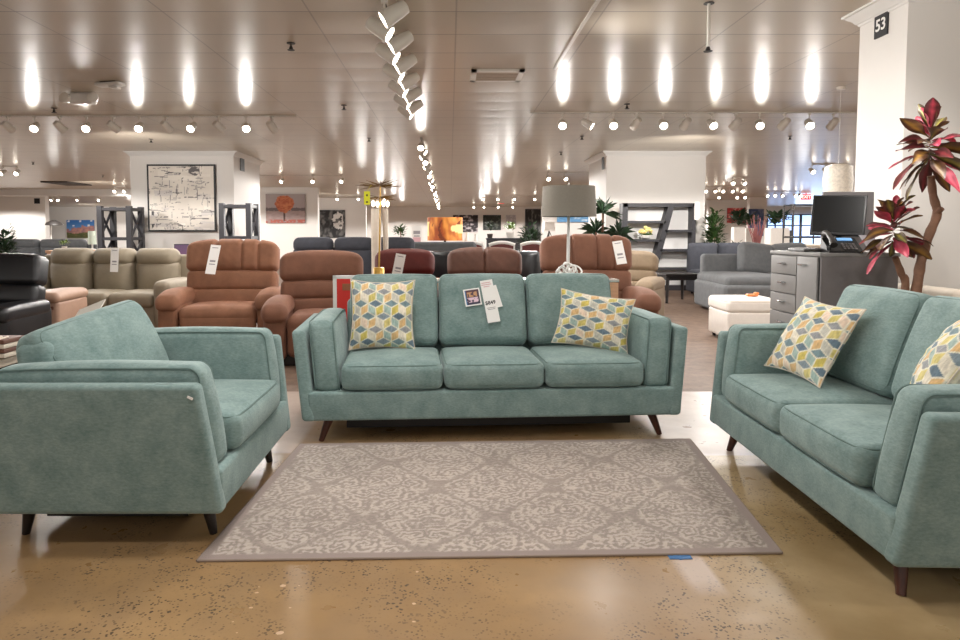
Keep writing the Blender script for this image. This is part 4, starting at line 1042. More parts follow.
def art_tree(U, V):
    c = mixc((150, 136, 138), (166, 154, 152), V+.4*(fbm(U*8, V*8, 3)-.5))
    h = V < .42; c[h] = mixc((134, 112, 110), (172, 152, 146), fbm(U*10, V*18, 6))[h]
    tl = (np.abs(V-.47) < .06*(.4+fbm(U*14, V*0, 8))) ; c[tl] = (104, 92, 92)
    tr = (np.abs(U-.47) < .02+.02*np.abs(V-.3)) & (V > .06) & (V < .5); c[tr] = (70, 44, 36)
    d = np.hypot((U-.47)/.26, (V-.66)/.33); m = d < .85+.3*(fbm(U*12, V*12, 9)-.3)
    c[m] = mixc((160, 74, 46), (200, 124, 78), vnoise(U*26, V*26, 4))[m]
    rd = (V < .12) & (vnoise(U*22, V*22, 3) > .4); c[rd] = (160, 84, 70); return c
canvas('autumn_tree_picture', 'picture of an orange autumn tree on the far partition wall', art_tree, 266, 194, 305, 223, 25.97)
def art_bw(U, V):
    c = mixc((26, 26, 28), (110, 108, 106), sstep(.35, .7, fbm(U*7, V*7, 12))); m = (np.hypot((U-.72)/.28, (V-.62)/.4) < .8+.5*(fbm(U*9, V*9, 2)-.5)) & (fbm(U*6, V*9, 7) > .38); c[m] = (214, 210, 206); return c
partition('wall_partition_mid', 318, 366, 34)
canvas('monochrome_picture', 'black and white picture beside the autumn tree wall', art_bw, 320, 210, 345, 238, 33.97, nx=40, ny=40)
def art_city(U, V):
    c = mixc((150, 190, 226), (60, 120, 196), V); b_ = V < .34+.42*vnoise(np.floor(U*13)+.5, 0*V, 3); c[b_] = mixc((150, 110, 120), (206, 150, 130), vnoise(U*18, V*18, 5))[b_]
    g = V < .22+.1*vnoise(U*7, V*0, 6); c[g] = mixc((74, 84, 50), (120, 110, 70), vnoise(U*20, V*20, 8))[g]
    for x, y in ((.08, .93), (.5, .93), (.9, .95), (.25, .68), (.8, .7)): c[np.hypot(U-x, V-y) < .045] = (250, 250, 255)
    return c
canvas('city_picture', 'bright blue city skyline picture on the far back wall', art_city, 67, 220, 94, 238, 44.97, nx=40, ny=30)
def art_dark(seed, a, b_):
    return lambda U, V: mixc(a, b_, sstep(.45, .75, fbm(U*9, V*9, seed)))
canvas('dark_blossom_picture', 'dark picture with pale blossom beside the orange lamp shade', art_dark(3, (40, 34, 38), (196, 188, 190)), 453, 215, 478, 232, 44.97, nx=40, ny=30)
canvas('dark_green_picture', 'dark green picture on the far back wall above the potted plants', art_dark(8, (34, 40, 38), (90, 96, 88)), 483, 215, 501, 230, 44.97, nx=30, ny=30)
canvas('pale_grey_picture', 'small pale grey picture on the far wall above the plants', art_dark(5, (170, 166, 170), (206, 202, 206)), 506, 215, 516, 225, 44.97, nx=20, ny=20)
canvas('dark_tree_picture', 'tall dark framed picture beside the grey drum lamp shade', art_dark(14, (26, 26, 28), (104, 104, 100)), 525, 209, 541, 242, 44.97, nx=30, ny=40)
canvas('blue_picture', 'blue landscape picture on the gallery partition under the lamp shade', art_dark(2, (96, 150, 196), (214, 224, 232)), 557, 205, 590, 222, 25.57, nx=30, ny=20)
canvas('red_picture', 'red poppy picture on the far partition wall by the daylit windows', art_dark(6, (186, 60, 62), (232, 190, 176)), 727, 208, 746, 223, 35.97, nx=30, ny=30)
partition('wall_partition_blue', 749, 766, 33)
canvas('blue_pink_picture', 'blue picture beside the red poppy picture', art_dark(9, (62, 84, 128), (120, 130, 160)), 748, 209, 764, 236, 32.97, nx=30, ny=30)

# ================================================================== BLACK SHELF UNITS WITH X SIDES
def x_shelf(label, px0, px1, pyt, Y, d=.62):
    x0, x1 = at(px0, 233, Y).x, at(px1, 233, Y).x; w = x1-x0; h = at(0, pyt, Y).z
    t = thing('etagere', label, 'shelf unit', ((x0+x1)/2, Y+d/2, 0)); pw = .1
    for sx in (-1, 1):
        for sy in (-1, 1): b = MB(); b.box((sx*(w/2-pw/2), sy*(d/2-pw/2), h/2), (pw, pw, h)); b.build('post', M['darkwood'], t, smooth=False)
    zs = [h-.06, h*.62, h*.33, .12]
    for z in zs: b = MB(); b.box((0, 0, z), (w-.02, d-.02, .06)); b.build('shelf', M['darkwood'], t, smooth=False)
    for sx in (-1, 1):
        b = MB()
        for k in range(len(zs)-1):
            za, zb = zs[k]-.03, zs[k+1]+.03; x = sx*(w/2-.03)
            for s in (-1, 1): b.tube([(x, -s*(d/2-.08), za), (x, s*(d/2-.08), zb)], .03, 4)
        b.build('cross_brace', M['darkwood'], t)
    return t
x_shelf('black open shelf unit with crossed sides behind the taupe sofa', 97, 131, 206, 13.6)
x_shelf('black open shelf unit with crossed sides behind the tan-brown recliner', 219, 251, 203, 13.2)
# bright boxed item standing behind the taupe sofa
t = thing('display_box', 'tall dark display stand with bright orange and purple print beside the taupe sofa', 'display', rloc(182, 9.6), R(12))
zt = at(178, 244, 9.6).z
b = MB(); b.box((0, 0, zt/2), (.2, .12, zt)); b.build('stand_body', M['black'], t, smooth=False)
def art_box(U, V):
    c = mixc((150, 90, 130), (100, 80, 110), V); m = (V < .45) & (vnoise(U*5, V*6, 3) > .35); c[m] = (226, 100, 50); return c
o = color_grid('printed_front', art_box, .19, .42, 14, 20, M['vc'], t); o.location = (0, -.062, zt-.22)

# ================================================================== FAR FURNISHINGS AND PLANTS
def leaf_blob(mb, cx, cy, cz, rx, rz, n, L, seed, up_=.3):
    r = random.Random(seed)
    for k in range(n):
        a = r.random()*2*PI; e = r.uniform(-1, 1); rr = r.random()**.5
        p = Vector((cx+rx*rr*math.cos(a)*math.sqrt(1-e*e*.8), cy+rx*rr*math.sin(a)*math.sqrt(1-e*e*.8), cz+rz*e*rr))
        d = Vector((math.cos(a)*.8, math.sin(a)*.8, r.uniform(-.6, 1)*.8+up_)).normalized(); s = d.cross(Vector((0, 0, 1))).normalized()*L*.24; q = p+d*L
        mid = p+d*L*.5+Vector((0, 0, L*.08))
        mb.add([tuple(p), tuple(mid+s), tuple(q), tuple(mid-s)], [(0, 1, 2, 3)])
def potted(name, label, px, py0, py1, Y, w_px, leaf='leafg', pot='pot', zbase=None, n=90, potfrac=.22, trunk=0, loc_dx=0):
    zt = at(px, py0, Y).z; zb = at(px, py1, Y).z if zbase is None else zbase
    h = zt-zb; w = w_px/FPX*Y; t = thing(name, label, 'plant', (at(px, 233, Y).x, Y, zb))
    ph = h*potfrac; pr = min(w*.28, ph*.75)
    b = MB(); b.lathe([(pr*.75, 0), (pr, ph), (pr*.9, ph), (pr*.85, ph*.9), (.002, ph*.88)], seg=16); b.build('pot', M[pot], t)
    if trunk: b = MB(); b.tube([(0, 0, ph*.85), (w*.06, 0, ph+(h-ph)*.4), (0, 0, h*.75)], max(.012, w*.03), 7); b.build('trunk', M['bark'], t)
    b = MB(); cz = ph+(h-ph)*(.5 if not trunk else .6); leaf_blob(b, 0, 0, cz, w*.36, (h-ph)*(.38 if not trunk else .32), n, w*.28, hash(label) % 1000 if False else len(label)*7+int(px)); b.build('foliage', M[leaf], t, smooth=False)
    return t
# cabinet/console surfaces for far plants
def far_cabinet(name, label, px0, px1, pyt, Y, m='darkwood', d=.45):
    x0, x1 = at(px0, 233, Y).x, at(px1, 233, Y).x; h = at(0, pyt, Y).z; w = x1-x0
    t = thing(name, label, 'cabinet', ((x0+x1)/2, Y, 0)); b = MB(); b.box((0, 0, h/2+.04), (w-.04, d-.04, h-.1)); b.build('carcass', M[m], t, smooth=False)
    b = MB(); b.box((0, 0, h-.025), (w, d, .05), bev=.008); b.build('cabinet_top', M[m], t)
    nd = max(1, int(w/.55))
    for k in range(nd): b = MB(); b.box((-w/2+w/nd*(k+.5), -d/2+.012, h/2), (w/nd-.04, .02, h-.2)); b.build('door', M[m], t, smooth=False)
    for sx in (-1, 1): b = MB(); b.box((sx*(w/2-.08), 0, .02), (.08, d-.1, .04)); b.build('foot', M['blackleg'], t, smooth=False)
    return h
hA = far_cabinet('sideboard', 'dark sideboard carrying white vases and potted plants by the back wall', 486, 526, 238, 22)
potted('potted_plant', 'bright green bushy plant in white pot on the far sideboard', 510, 222, 238, 22, 14, 'leafy', zbase=hA, n=80, potfrac=.35)
potted('potted_plant', 'small dark plant in dark pot on the far sideboard', 490, 219, 238, 22, 11, 'leafd', 'potdark', zbase=hA, n=70)
potted('potted_plant', 'large dark green leafy floor plant below the tall dark picture', 530, 219, 262, 19, 26, 'leafd', 'potdark', zbase=0, n=200, trunk=0, potfrac=.12)
hB = far_cabinet('sideboard', 'long grey sideboard behind the slate sofa', 388, 424, 246, 15, 'slate')
potted('potted_plant', 'green plant in white pot on the grey sideboard behind the brass lamp', 400, 224, 246, 15, 15, 'leafg', zbase=hB, n=110, potfrac=.16, trunk=1)
# framed sign holder
t = thing('sign_holder', 'small white framed sign with pink print beside the potted plant', 'sign', (at(417, 233, 15).x, 14.9, hB))
zt = at(417, 226, 15).z-hB
b = MB(); b.box((0, .01, zt/2), (.22, .012, zt)); b.build('sign_board', M['white'], t, smooth=False)
b = MB(); b.box((0, .002, zt*.3), (.17, .004, zt*.28)); b.build('pink_print', M['pinkink'], t, smooth=False)
b = MB(); b.box((0, .002, zt*.68), (.15, .004, zt*.16)); b.box((0, .002, zt*.5), (.13, .004, zt*.06)); b.build('grey_print', M['greyink'], t, smooth=False)
# amber lamp
hC = far_cabinet('console_table', 'white console under the glowing amber lamp shade', 424, 482, 246, 13.6, 'white')
t = thing('table_lamp', 'table lamp with glowing amber drum shade', 'lamp', (at(445, 233, 13.5).x, 13.5, hC))
z0, z1 = at(445, 240.5, 13.5).z-hC, at(445, 217.5, 13.5).z-hC; rr = 17.5/FPX*13.5
def amber(U, V):
    c = mixc((170, 78, 28), (236, 158, 70), sstep(.2, .8, fbm(U*24, V*2.2+U*6, 6))); d = vnoise(U*40+np.sin(V*3)*2, V*1.5, 9); c[d > .78] = (120, 52, 22)
    c[(np.abs(V-.5) < .3) & (vnoise(U*11, V*2, 5) > .7)] = (250, 226, 150); return c
def cyl(U, V): a = U*2*PI; return np.stack([rr*np.cos(a), rr*np.sin(a), z0+(z1-z0)*V], 1)
color_grid('lamp_shade', amber, 1, 1, 120, 24, M['vcshade'], t, cyl)
b = MB(); b.lathe([(.1, 0), (.1, .015), (.03, .03), (.02, z0+.05)], seg=16); b.build('base', M['blackleg'], t)
# white vases near the amber lamp
for k, (px, py, lab) in enumerate(((467, 232, 'tall white ornament on the white console beside the amber lamp'), (476, 234, 'short white ornament at the end of the white console'))):
    z = at(px, py, 13.5).z-hC; b = MB(); b.lathe([(.03, 0), (.05, z*.3), (.022, z*.7), (.03, z)], seg=14)
    tag(b.build('vase', M['pot'], None, loc=(at(px, 233, 13.5).x, 13.5, hC)), lab, 'vase', 'ornaments on the white console')
# dining set
def dining_chair(loc, lab):
    t = thing('dining_chair', lab, 'chair', loc, PI, group='dining chairs at the long pale table'); h = 1.02
    for sx in (-1, 1): b = MB(); b.box((sx*.21, -.2, .225), (.045, .045, .45)); b.build('leg', M['white'], t, smooth=False)
    for sx in (-1, 1): b = MB(); b.box((sx*.205, .22, .5), (.045, .045, 1.0)); b.build('leg', M['white'], t, smooth=False)
    b = MB(); b.soft((0, 0, .46), (.45, .46, .08), .03, n=(3, 3, 1)); b.build('seat', M['oxblood'], t)
    arc = lambda x: .055*(1-(x/.25)**2)
    b = MB(); b.tube([(x, .22, h-.045+arc(x)) for x in np.linspace(-.225, .225, 11)], .034, 8); b.build('top_rail', M['white'], t)
    b = MB(); b.soft((0, .22, .78), (.42, .05, .44), .02, n=(4, 1, 4), deform=lambda x, y, z: (x, y, z+(arc(x) if z > 0 else 0))); b.build('back_pad', M['oxblood'], t)
    return t
for px, lab in ((470, 'white dining chair with dark red pad, the one nearest the amber lamp'), (501, 'white dining chair with dark red pad, in the middle of the three'), (532, 'white dining chair with dark red pad, the one nearest the drum-shade lamp')):
    dining_chair(rloc(px, 11.95), lab)
t = thing('dining_table', 'long pale dining table behind the white and red chairs', 'table', rloc(500, 12.8))
b = MB(); b.soft((0, 0, .76), (1.8, .9, .05), .02, n=(4, 3, 1)); b.build('table_top', M['white'], t)
for sx in (-1, 1):
    for sy in (-1, 1): b = MB(); b.box((sx*.8, sy*.36, .37), (.08, .08, .73)); b.build('leg', M['white'], t, smooth=False)

# spiky dracaena by gallery wall
def spiky(label, px, pyt, Y, heads, leaf='leafd'):
    t = thing('dracaena', label, 'plant', rloc(px, Y))
    b = MB(); b.lathe([(.16, 0), (.2, .38), (.17, .38), (.002, .34)], seg=18); b.build('pot', M['potdark'], t)
    for (hx, hy) in heads:
        p = at(hx, hy, Y)-Vector(t.location); b = MB(); b.tube([(0, 0, .3), (p.x*.4, p.y*.4, p.z*.55), tuple(p)], [.035, .03, .02], 8); b.build('trunk', M['bark'], t)
        b = MB(); r = random.Random(hx)
        for k in range(34):
            a = r.random()*2*PI; e = r.uniform(-.25, 1.3); L = r.uniform(.28, .42); d = Vector((math.cos(a)*math.cos(e), math.sin(a)*math.cos(e), math.sin(e))); s = d.cross(Vector((0, 0, 1))).normalized()*.028
            m1 = p+d*L*.5+Vector((0, 0, .03)); q = p+d*L+Vector((0, 0, -.06))
            b.add([tuple(p-s*.4), tuple(p+s*.4), tuple(m1+s), tuple(q), tuple(m1-s)], [(0, 1, 2, 3, 4)])
        b.build('leaf_head', M[leaf], t, smooth=False)
    return t
spiky('spiky potted dracaena beside the gallery partition near the bookcase', 602, 200, 12.6, ((603, 213), (596, 232), (619, 235)))
potted('weeping_fig', 'tall leafy indoor tree beyond the pillar by the chaise', 714, 203, 290, 14.2, 24, 'leafg', 'potdark', zbase=0, n=320, trunk=1, potfrac=.12)
# small lamp under the shade
t = thing('accent_lamp', 'small lamp with pale square shade far behind the drum-shade lamp', 'lamp', rloc(549, 17)); hz = at(549, 245, 17).z
t.location.z = 0
b = MB(); b.box((0, 0, hz/2), (.5, .4, hz)); tblk = b.build('pedestal_box', M['darkwood'], None, smooth=False, loc=rloc(549, 17)); tag(tblk, 'dark pedestal cabinet under the small square-shade lamp', 'cabinet')
t.location.z = hz+.004
z0, z1 = at(549, 231, 17).z-hz, at(549, 222, 17).z-hz
b = MB(); b.tube([(0, 0, 0), (0, 0, z0+.05)], .015, 8)
for k in range(3): a = 2*PI*k/3; b.tube([(0, 0, z0), (.1*math.cos(a), .1*math.sin(a), z0*.4), (.06*math.cos(a), .06*math.sin(a), .0)], .01, 6)
b.build('base', M['dark'], t)
b = MB(); b.lathe([(.2, z0), (.17, z1)], seg=4, cap=True, mx=mtx(rot=(0, 0, PI/4))); b.build('lamp_shade', M['whitefab'], t)

# east side: planters, pink branches, pedestal
def planter(label, px, pyt, pyb, Y, wpx, leaf):
    w = wpx/FPX*Y; h = at(px, pyt, Y).z
    t = thing('planter', label, 'planter', rloc(px, Y)); b = MB(); b.box((0, 0, h/2), (w, w*.7, h), bev=.02); b.build('planter_box', M['whitefab'], t)
    b = MB(); b.box((0, 0, h-.01), (w*.85, w*.55, .03)); b.build('soil', M['soil'], t, smooth=False)
    b = MB(); leaf_blob(b, 0, 0, h+.22, w*.38, .2, 60, .3, int(px)); b.build('foliage', M[leaf], t, smooth=False)
    return t
planter('white stone pedestal planter with bushy plant, the widest one', 777, 228, 0, 19, 19, 'leafd')
planter('white planter box with dark plant below the red poppy picture', 738, 227, 0, 21, 11, 'leafd')
planter('white planter box with dark plant below the blue picture', 749, 228, 0, 23, 9, 'leafd')
potted('potted_plant', 'low dark leafy plant on the floor behind the chaise', 737, 236, 262, 16, 16, 'leafd', 'pot', n=120, zbase=0)
t = thing('branch_arrangement', 'tall vase of dried pink branches beside the blue picture', 'branches', rloc(757, 15.5))
b = MB(); b.lathe([(.08, 0), (.13, .3), (.07, .62), (.09, .68)], seg=16); b.build('vase', M['pot'], t)
b = MB(); r = random.Random(4); zt = at(757, 214, 15.5).z
for k in range(46):
    a = r.random()*2*PI; s = r.uniform(.05, .24); b.tube([(0, 0, .6), (s*.5*math.cos(a), s*.4*math.sin(a), .6+(zt-.6)*.5), (s*math.cos(a), s*math.sin(a), .6+(zt-.6)*r.uniform(.65, 1))], [.008, .008, .004], 4)
b.build('branches', M['pinkplant'], t)
# carved white hanging shade near the pillar
p = at(838, 181, 8.2); t = thing('pendant_lamp', 'round pierced white pendant shade beyond the near pillar', 'lamp', (p.x, 8.2, CEIL)); zz = p.z-CEIL
b = MB(); b.tube([(0, 0, 0), (0, 0, zz+.2)], .003, 8); b.lathe([(.05, -.03), (.05, 0)], seg=16); b.build('suspension_rod', M['whitemetal'], t)
b = MB(); b.lathe([(.09, zz+.2), (.15, zz+.17), (.165, zz), (.15, zz-.17), (.1, zz-.2)], seg=28, cap=False); b.build('lamp_shade', M['pearl'], t)
# exit sign
p = at(806, 197, 30); t = thing('exit_sign', 'red EXIT sign hanging from the far ceiling', 'sign', (p.x, 30, p.z))
b = MB(); b.box((0, 0, 0), (.42, .05, .24)); b.box((0, 0, (CEIL-p.z+.12)/2), (.03, .03, CEIL-p.z-.12)); b.build('sign_box', M['exit'], t, smooth=False)
text_mesh('EXIT', .2, M['exitw'], 'lettering', t, mtx((0, -.028, 0), (PI/2, 0, 0)))
p = at(501, 202, 40); t = thing('exit_sign', 'small red EXIT sign over the far back wall', 'sign', (p.x, 40, p.z))
b = MB(); b.box((0, 0, 0), (.36, .05, .2)); b.box((0, 0, (CEIL-p.z+.1)/2), (.03, .03, CEIL-p.z-.1)); b.build('sign_box', M['exit'], t, smooth=False)
text_mesh('EXIT', .16, M['exitw'], 'lettering', t, mtx((0, -.028, 0), (PI/2, 0, 0)))
# shop-front windows at the back right with daylight
for k, (a, c_) in enumerate(((767, 783), (784, 800), (801, 826))):
    x0, x1 = at(a, 233, 44.9).x, at(c_, 233, 44.9).x
    w = struct(MB().box(((x0+x1)/2, 44.95, 1.25), (x1-x0-.1, .04, 2.3)).build('window_%d' % (k+1), M['daylight'], None, smooth=False))
    b = MB()
    for x in (x0, x1, (x0+x1)/2): b.box((x, 44.9, 1.25), (.07, .08, 2.4))
    for z in (.08, 1.7, 2.42): b.box(((x0+x1)/2, 44.9, z), (x1-x0, .08, .07))
    b.build('window_frame', M['dark'], w, smooth=False)
# dark stools/chairs by the window
t = thing('lounge_chair', 'dark chair standing before the daylit window', 'chair', rloc(790, 22), R(20))
b = MB(); b.soft((0, 0, .5), (.7, .6, .14), .05, n=(3, 3, 1)); b.build('seat', M['charcoal'], t)
b = MB(); b.soft((0, .27, .92), (.7, .1, .75), .04, n=(3, 1, 3)); b.build('backrest', M['charcoal'], t)
for sx in (-1, 1):
    for sy in (-1, 1): b = MB(); b.tube([(sx*.3, sy*.25, .45), (sx*.32, sy*.28, 0)], .02, 6); b.build('leg', M['dark'], t)
t = thing('display_rack', 'black wire display rack with boxes beyond the desk monitor', 'rack', rloc(812, 14))
zt = at(812, 205, 14).z; b = MB(); w = .5
for sx in (-1, 1):
    for sy in (-1, 1): b.tube([(sx*w, sy*.2, 0), (sx*w, sy*.2, zt)], .015, 6)
for z in (zt, zt*.62, .3):
    b.tube([(-w, -.2, z), (w, -.2, z), (w, .2, z), (-w, .2, z)], .013, 6, closed=True)
b.build('wire_frame', M['dark'], t)
for z in (zt*.62, .3): b = MB(); b.box((0, 0, z+.02), (w*2-.04, .38, .02)); b.build('shelf', M['dark'], t, smooth=False)
b = MB(); b.box((0, 0, .5+.0), (.6, .3, .36)); o = b.build('carton', M['stone'], None, smooth=False, loc=(at(812, 233, 14).x, 14, .02)); tag(o, 'pale carton on the black wire display rack', 'carton')
# beige counter stretching behind the desk
far_cabinet('counter', 'beige counter stretching behind the grey desk toward the windows', 757, 842, 244, 13.0, 'stone', .6)
# west side: topiary, floor lamp, plants
potted('topiary_tree', 'slim topiary tree with two leafy balls at the photo edge', 5, 221, 262, 12.5, 22, 'leafd', 'potdark', zbase=0, n=320, trunk=1, potfrac=.14)
t = thing('floor_lamp', 'black arched floor lamp before the white partition behind the topiary', 'lamp', rloc(51, 24)); zt = at(51, 223, 24).z
b = MB(); b.lathe([(.16, 0), (.16, .03)], seg=16); b.build('base', M['dark'], t)
b = MB(); b.tube([(0, 0, 0), (0, 0, zt*.8), (.02, 0, zt)], .018, 8); b.build('pole', M['whitemetal'], t)
b = MB(); b.lathe([(.3, -.08), (.24, .02), (.06, .1)], (.12, 0, zt), 18); b.build('lamp_shade', M['dark'], t)
potted('potted_plant', 'small bright plant in white pot behind the taupe sofa', 64, 240, 250, 12, 10, 'leafy', zbase=None, n=60, potfrac=.35)
tb = bpy.data.objects[-1] if False else None
far_cabinet('console_table', 'low wooden console holding a small plant behind the taupe sofa', 52, 96, 250.0, 12.0, 'oak')
hD = at(0, 250, 12).z
t = thing('table_lamp', 'small pale lamp on the low wooden console behind the taupe sofa', 'lamp', (at(92, 233, 12).x, 12, hD))
b = MB(); b.lathe([(.07, 0), (.07, .01), (.015, .03), (.015, .12)], seg=14); b.build('base', M['white'], t)
b = MB(); b.lathe([(.07, .1), (.065, .34)], seg=20); b.build('lamp_shade', mat('pale_green_shade', (206, 216, 200), .8), t)

# ================================================================== CEILING FITTINGS
def ceil_pt(px, py): return flz(px, py, CEIL)
def sprinkler(px, py, lab, drop=.0):
    p = ceil_pt(px, py); t = thing('sprinkler', lab, 'sprinkler', (p.x, p.y, CEIL), group='ceiling sprinklers')
    b = MB(); b.tube([(0, 0, 0), (0, 0, -drop-.05)], .011, 8); b.build('pipe', M['whitemetal' if drop else 'galv'], t)
    b = MB(); b.lathe([(.04, -.006), (.04, 0)], seg=14); b.lathe([(.012, -.03), (.02, -.02), (.012, 0)], (0, 0, -drop-.03), 10); b.lathe([(.034, -.004), (.034, 0)], (0, 0, -drop-.062), 14); b.build('sprinkler_head', M['dark'], t)
    return t
for px, py, lab in ((291, 43, 'dark sprinkler head nearest the centre track, over the armchair'), (344, 105, 'dark sprinkler head on the ceiling just past the end of the leather-side track'), (369, 138, 'dark sprinkler head on the ceiling before the far centre track'), (54, 108, 'dark sprinkler head above the track over the leather seating'), (627, 104, 'dark sprinkler head in front of the bookcase-side track'), (582, 136, 'dark sprinkler head just past the bookcase-side track'), (151, 139, 'dark sprinkler head before the pillar with abstract painting'), (561, 152, 'dark sprinkler head above the drum-shade lamp'), (790, 136, 'dark sprinkler head in the bluish part of the ceiling'), (33, 162, 'small sprinkler head over the topiary side of the floor'), (103, 175, 'small far sprinkler head before the lowered white bulkhead')):
    sprinkler(px, py, lab)
sprinkler(709, 3, 'sprinkler head on a long drop pipe near the near pillar', .30)
# air vent
p0 = ceil_pt(470, 80); p1 = ceil_pt(525, 69); cx_, cy_ = (p0.x+p1.x)/2, (p0.y+p1.y)/2; vw, vd = p1.x-p0.x, abs(p1.y-p0.y)
t = thing('air_vent', 'square louvred air vent set in the ceiling near the centre track', 'vent', (cx_, cy_, CEIL))
b = MB()
for s in (-1, 1): b.box((s*(vw/2-.03), 0, -.012), (.06, vd, .024)); b.box((0, s*(vd/2-.03), -.012), (vw, .06, .024))
b.build('frame', M['whitemetal'], t, smooth=False)
b = MB(); b.box((0, 0, -.004), (vw-.1, vd-.1, .006)); b.build('duct', M['dark'], t, smooth=False)
for k in range(5): b = MB(); b.box((0, -vd/2+.1+k*(vd-.2)/4, -.02), (vw-.12, .055, .006), mx=None); b.build('louvre', M['stone'], t, smooth=False)
p = ceil_pt(67, 183); b = MB(); b.box((0, 0, -.02), (.9, 1.6, .04)); o = b.build('air_vent', M['dark'], None, smooth=False, loc=(p.x, p.y, CEIL)); tag(o, 'far dark air vent before the lowered white bulkhead', 'vent')
# emergency light with twin heads
p = ceil_pt(83, 93); t = thing('emergency_light', 'white emergency light with twin lamp heads on the ceiling', 'light', (p.x, p.y, CEIL))
b = MB(); b.soft((0, 0, -.07), (.3, .14, .14), .03, n=(2, 2, 2)); b.build('battery_box', M['white'], t)
for s in (-1, 1):
    b = MB(); b.lathe([(.03, 0), (.06, .05), (.068, .09), (.055, .095)], seg=16, mx=mtx((s*.16, -.03, -.1), (R(70), R(s*35), 0))); b.build('lamp_head', M['whitemetal'], t)
p = ceil_pt(110, 82); t = thing('access_point', 'flat white winged wireless unit on the ceiling', 'ceiling unit', (p.x, p.y, CEIL), R(-14))
b = MB(); b.soft((0, 0, -.03), (.34, .14, .04), .018, n=(2, 2, 1)); b.soft((.09, -.02, -.06), (.12, .08, .03), .014, n=(1, 1, 1), mx=mtx(rot=(0, R(8), 0))); b.build('unit_body', M['white'], t)
b = MB(); b.box((0, 0, -.006), (.2, .1, .014)); b.build('mount_plate', M['dark'], t, smooth=False)

# ---- track lighting
def make_head(lit, back=0, sc=1):
    t = thing('track_spotlight', 'x', 'spotlight')
    b = MB(); b.box((0, 0, -.036), (.03, .05, .03)); b.tube([(0, 0, -.045), (0, 0, -.115)], .009, 8)
    for s in (-1, 1): b.tube([(0, 0, -.112), (s*.062, 0, -.125), (s*.064, 0, -.17)], .006, 6)
    b.build('bracket', M['whitemetal'], t)
    A = mtx((0, 0, -.17), (R(-58), 0, 0)) @ mtx((0, 0, back), sc=(sc, sc, sc))            # local -z axis tips toward -y
    b = MB(); b.lathe([(.02, .10), (.042, .092), (.05, .05), (.056, -.03), (.06, -.085), (.055, -.085), (.05, -.06)], seg=20, cap=False, mx=A); b.lathe([(.001, .101), (.02, .10)], seg=20, cap=False, mx=A); b.build('housing', M['whitemetal'], t)
    b = MB(); b.lathe([(.054, -.07), (.001, -.078)], seg=20, cap=False, mx=A); b.build('lamp_face', M['lamp_lit'] if lit else M['offwhite'], t)
    return t
HL, HU, HC = make_head(True), make_head(False), make_head(True, .085, 1.15); used = {True: False, False: False, 2: False}
heads = []
def head(lit, x, y, rotz, lab, group, z=CEIL):
    src = HC if lit == 2 else HL if lit else HU
    if not used[lit]:
        used[lit] = True; o = src; o.location = (x, y, z); o.rotation_euler = (0, 0, rotz); o['label'] = lab; o['group'] = group
    else: o = dup(src, (x, y, z), rotz, lab, group)
    heads.append((lit, Vector((x, y, z)), rotz)); return o
def light(kind, loc, energy, col=(1, .86, .70), aim=None, size=R(120), blend=1, radius=.06):
    l = bpy.data.lights.new('lamp', kind); l.energy = energy; l.color = col
    if kind == 'SPOT': l.spot_size = size; l.spot_blend = blend
    l.shadow_soft_size = radius
    o = bpy.data.objects.new('lamp', l); C.objects.link(o); o.location = loc
    if aim is not None: o.rotation_euler = (Vector(aim)-Vector(loc)).to_track_quat('-Z', 'Y').to_euler()
    return o
ORD = ['first', 'second', 'third', 'fourth', 'fifth', 'sixth', 'seventh', 'eighth', 'ninth', 'tenth', 'eleventh', 'twelfth', 'thirteenth', 'fourteenth', 'fifteenth', 'sixteenth', 'seventeenth', 'eighteenth', 'nineteenth', 'twentieth', 'twenty-first', 'twenty-second', 'twenty-third', 'twenty-fourth']
def track_bar(label, a, b_):
    d = (b_-a); b = MB(); mid = (a+b_)/2; L = d.length; an = math.atan2(d.y, d.x)
    b.box((0, 0, -.009), (L, .03, .018)); b.box((0, 0, -.0185), (L, .01, .001), mi=1)
    o = b.build('light_track', [M['whitemetal'], M['dark']], None, smooth=False, loc=(mid.x, mid.y, CEIL)); o.rotation_euler = (0, 0, an); tag(o, label, 'light track')
WARM = (1, .962, .92)
# cross track on the leather side
ya = 9.95
A_ = ceil_pt(-60, 115.5); B_ = ceil_pt(296, 115.0); ya = (A_.y+B_.y)/2
track_bar('white ceiling track running across above the leather seating', Vector((A_.x, ya, CEIL)), Vector((B_.x, ya, CEIL)))
spec = [(271, 0), (245, 1), (218, 0), (191, 1), (165, 0), (138, 1), (112, 0), (85, 1), (58, 0), (33, 1), (6, 0)]
nl = {0: 0, 1: 0}
for px, lit in spec:
    x = at(px, 127, ya-.05).x; lab = '%s spotlight on the leather-side cross track, %s of its kind from the centre' % ('lit' if lit else 'unlit', ORD[nl[lit]]); nl[lit] += 1
    head(bool(lit), x, ya, R(random.uniform(-12, 12)+(8 if lit else 150)), lab, 'spotlights on the track over the leather seating')
A_ = ceil_pt(530, 112.5); B_ = ceil_pt(905, 111.5); yb = (A_.y+B_.y)/2
track_bar('white ceiling track running across above the bookcase side', Vector((A_.x, yb, CEIL)), Vector((B_.x, yb, CEIL)))
spec = [(563, 1), (588, 2), (614, 1), (637, 0), (664, 1), (687, 0), (713, 1), (737, 0), (761, 1), (786, 0), (811, 1), (835, 0)]
nl = {0: 0, 1: 0}
for px, lit in spec:
    x = at(px, 125, yb-.05).x; l2 = 1 if lit else 0
    lab = '%s spotlight on the bookcase-side cross track, %s of its kind from the centre' % ('lit' if l2 else 'unlit', ORD[nl[l2]]); nl[l2] += 1
    head(bool(lit), x, yb, R(random.uniform(-12, 12)+(-6 if lit == 1 else 60 if lit == 2 else 195)), lab, 'spotlights on the track over the bookcase side')
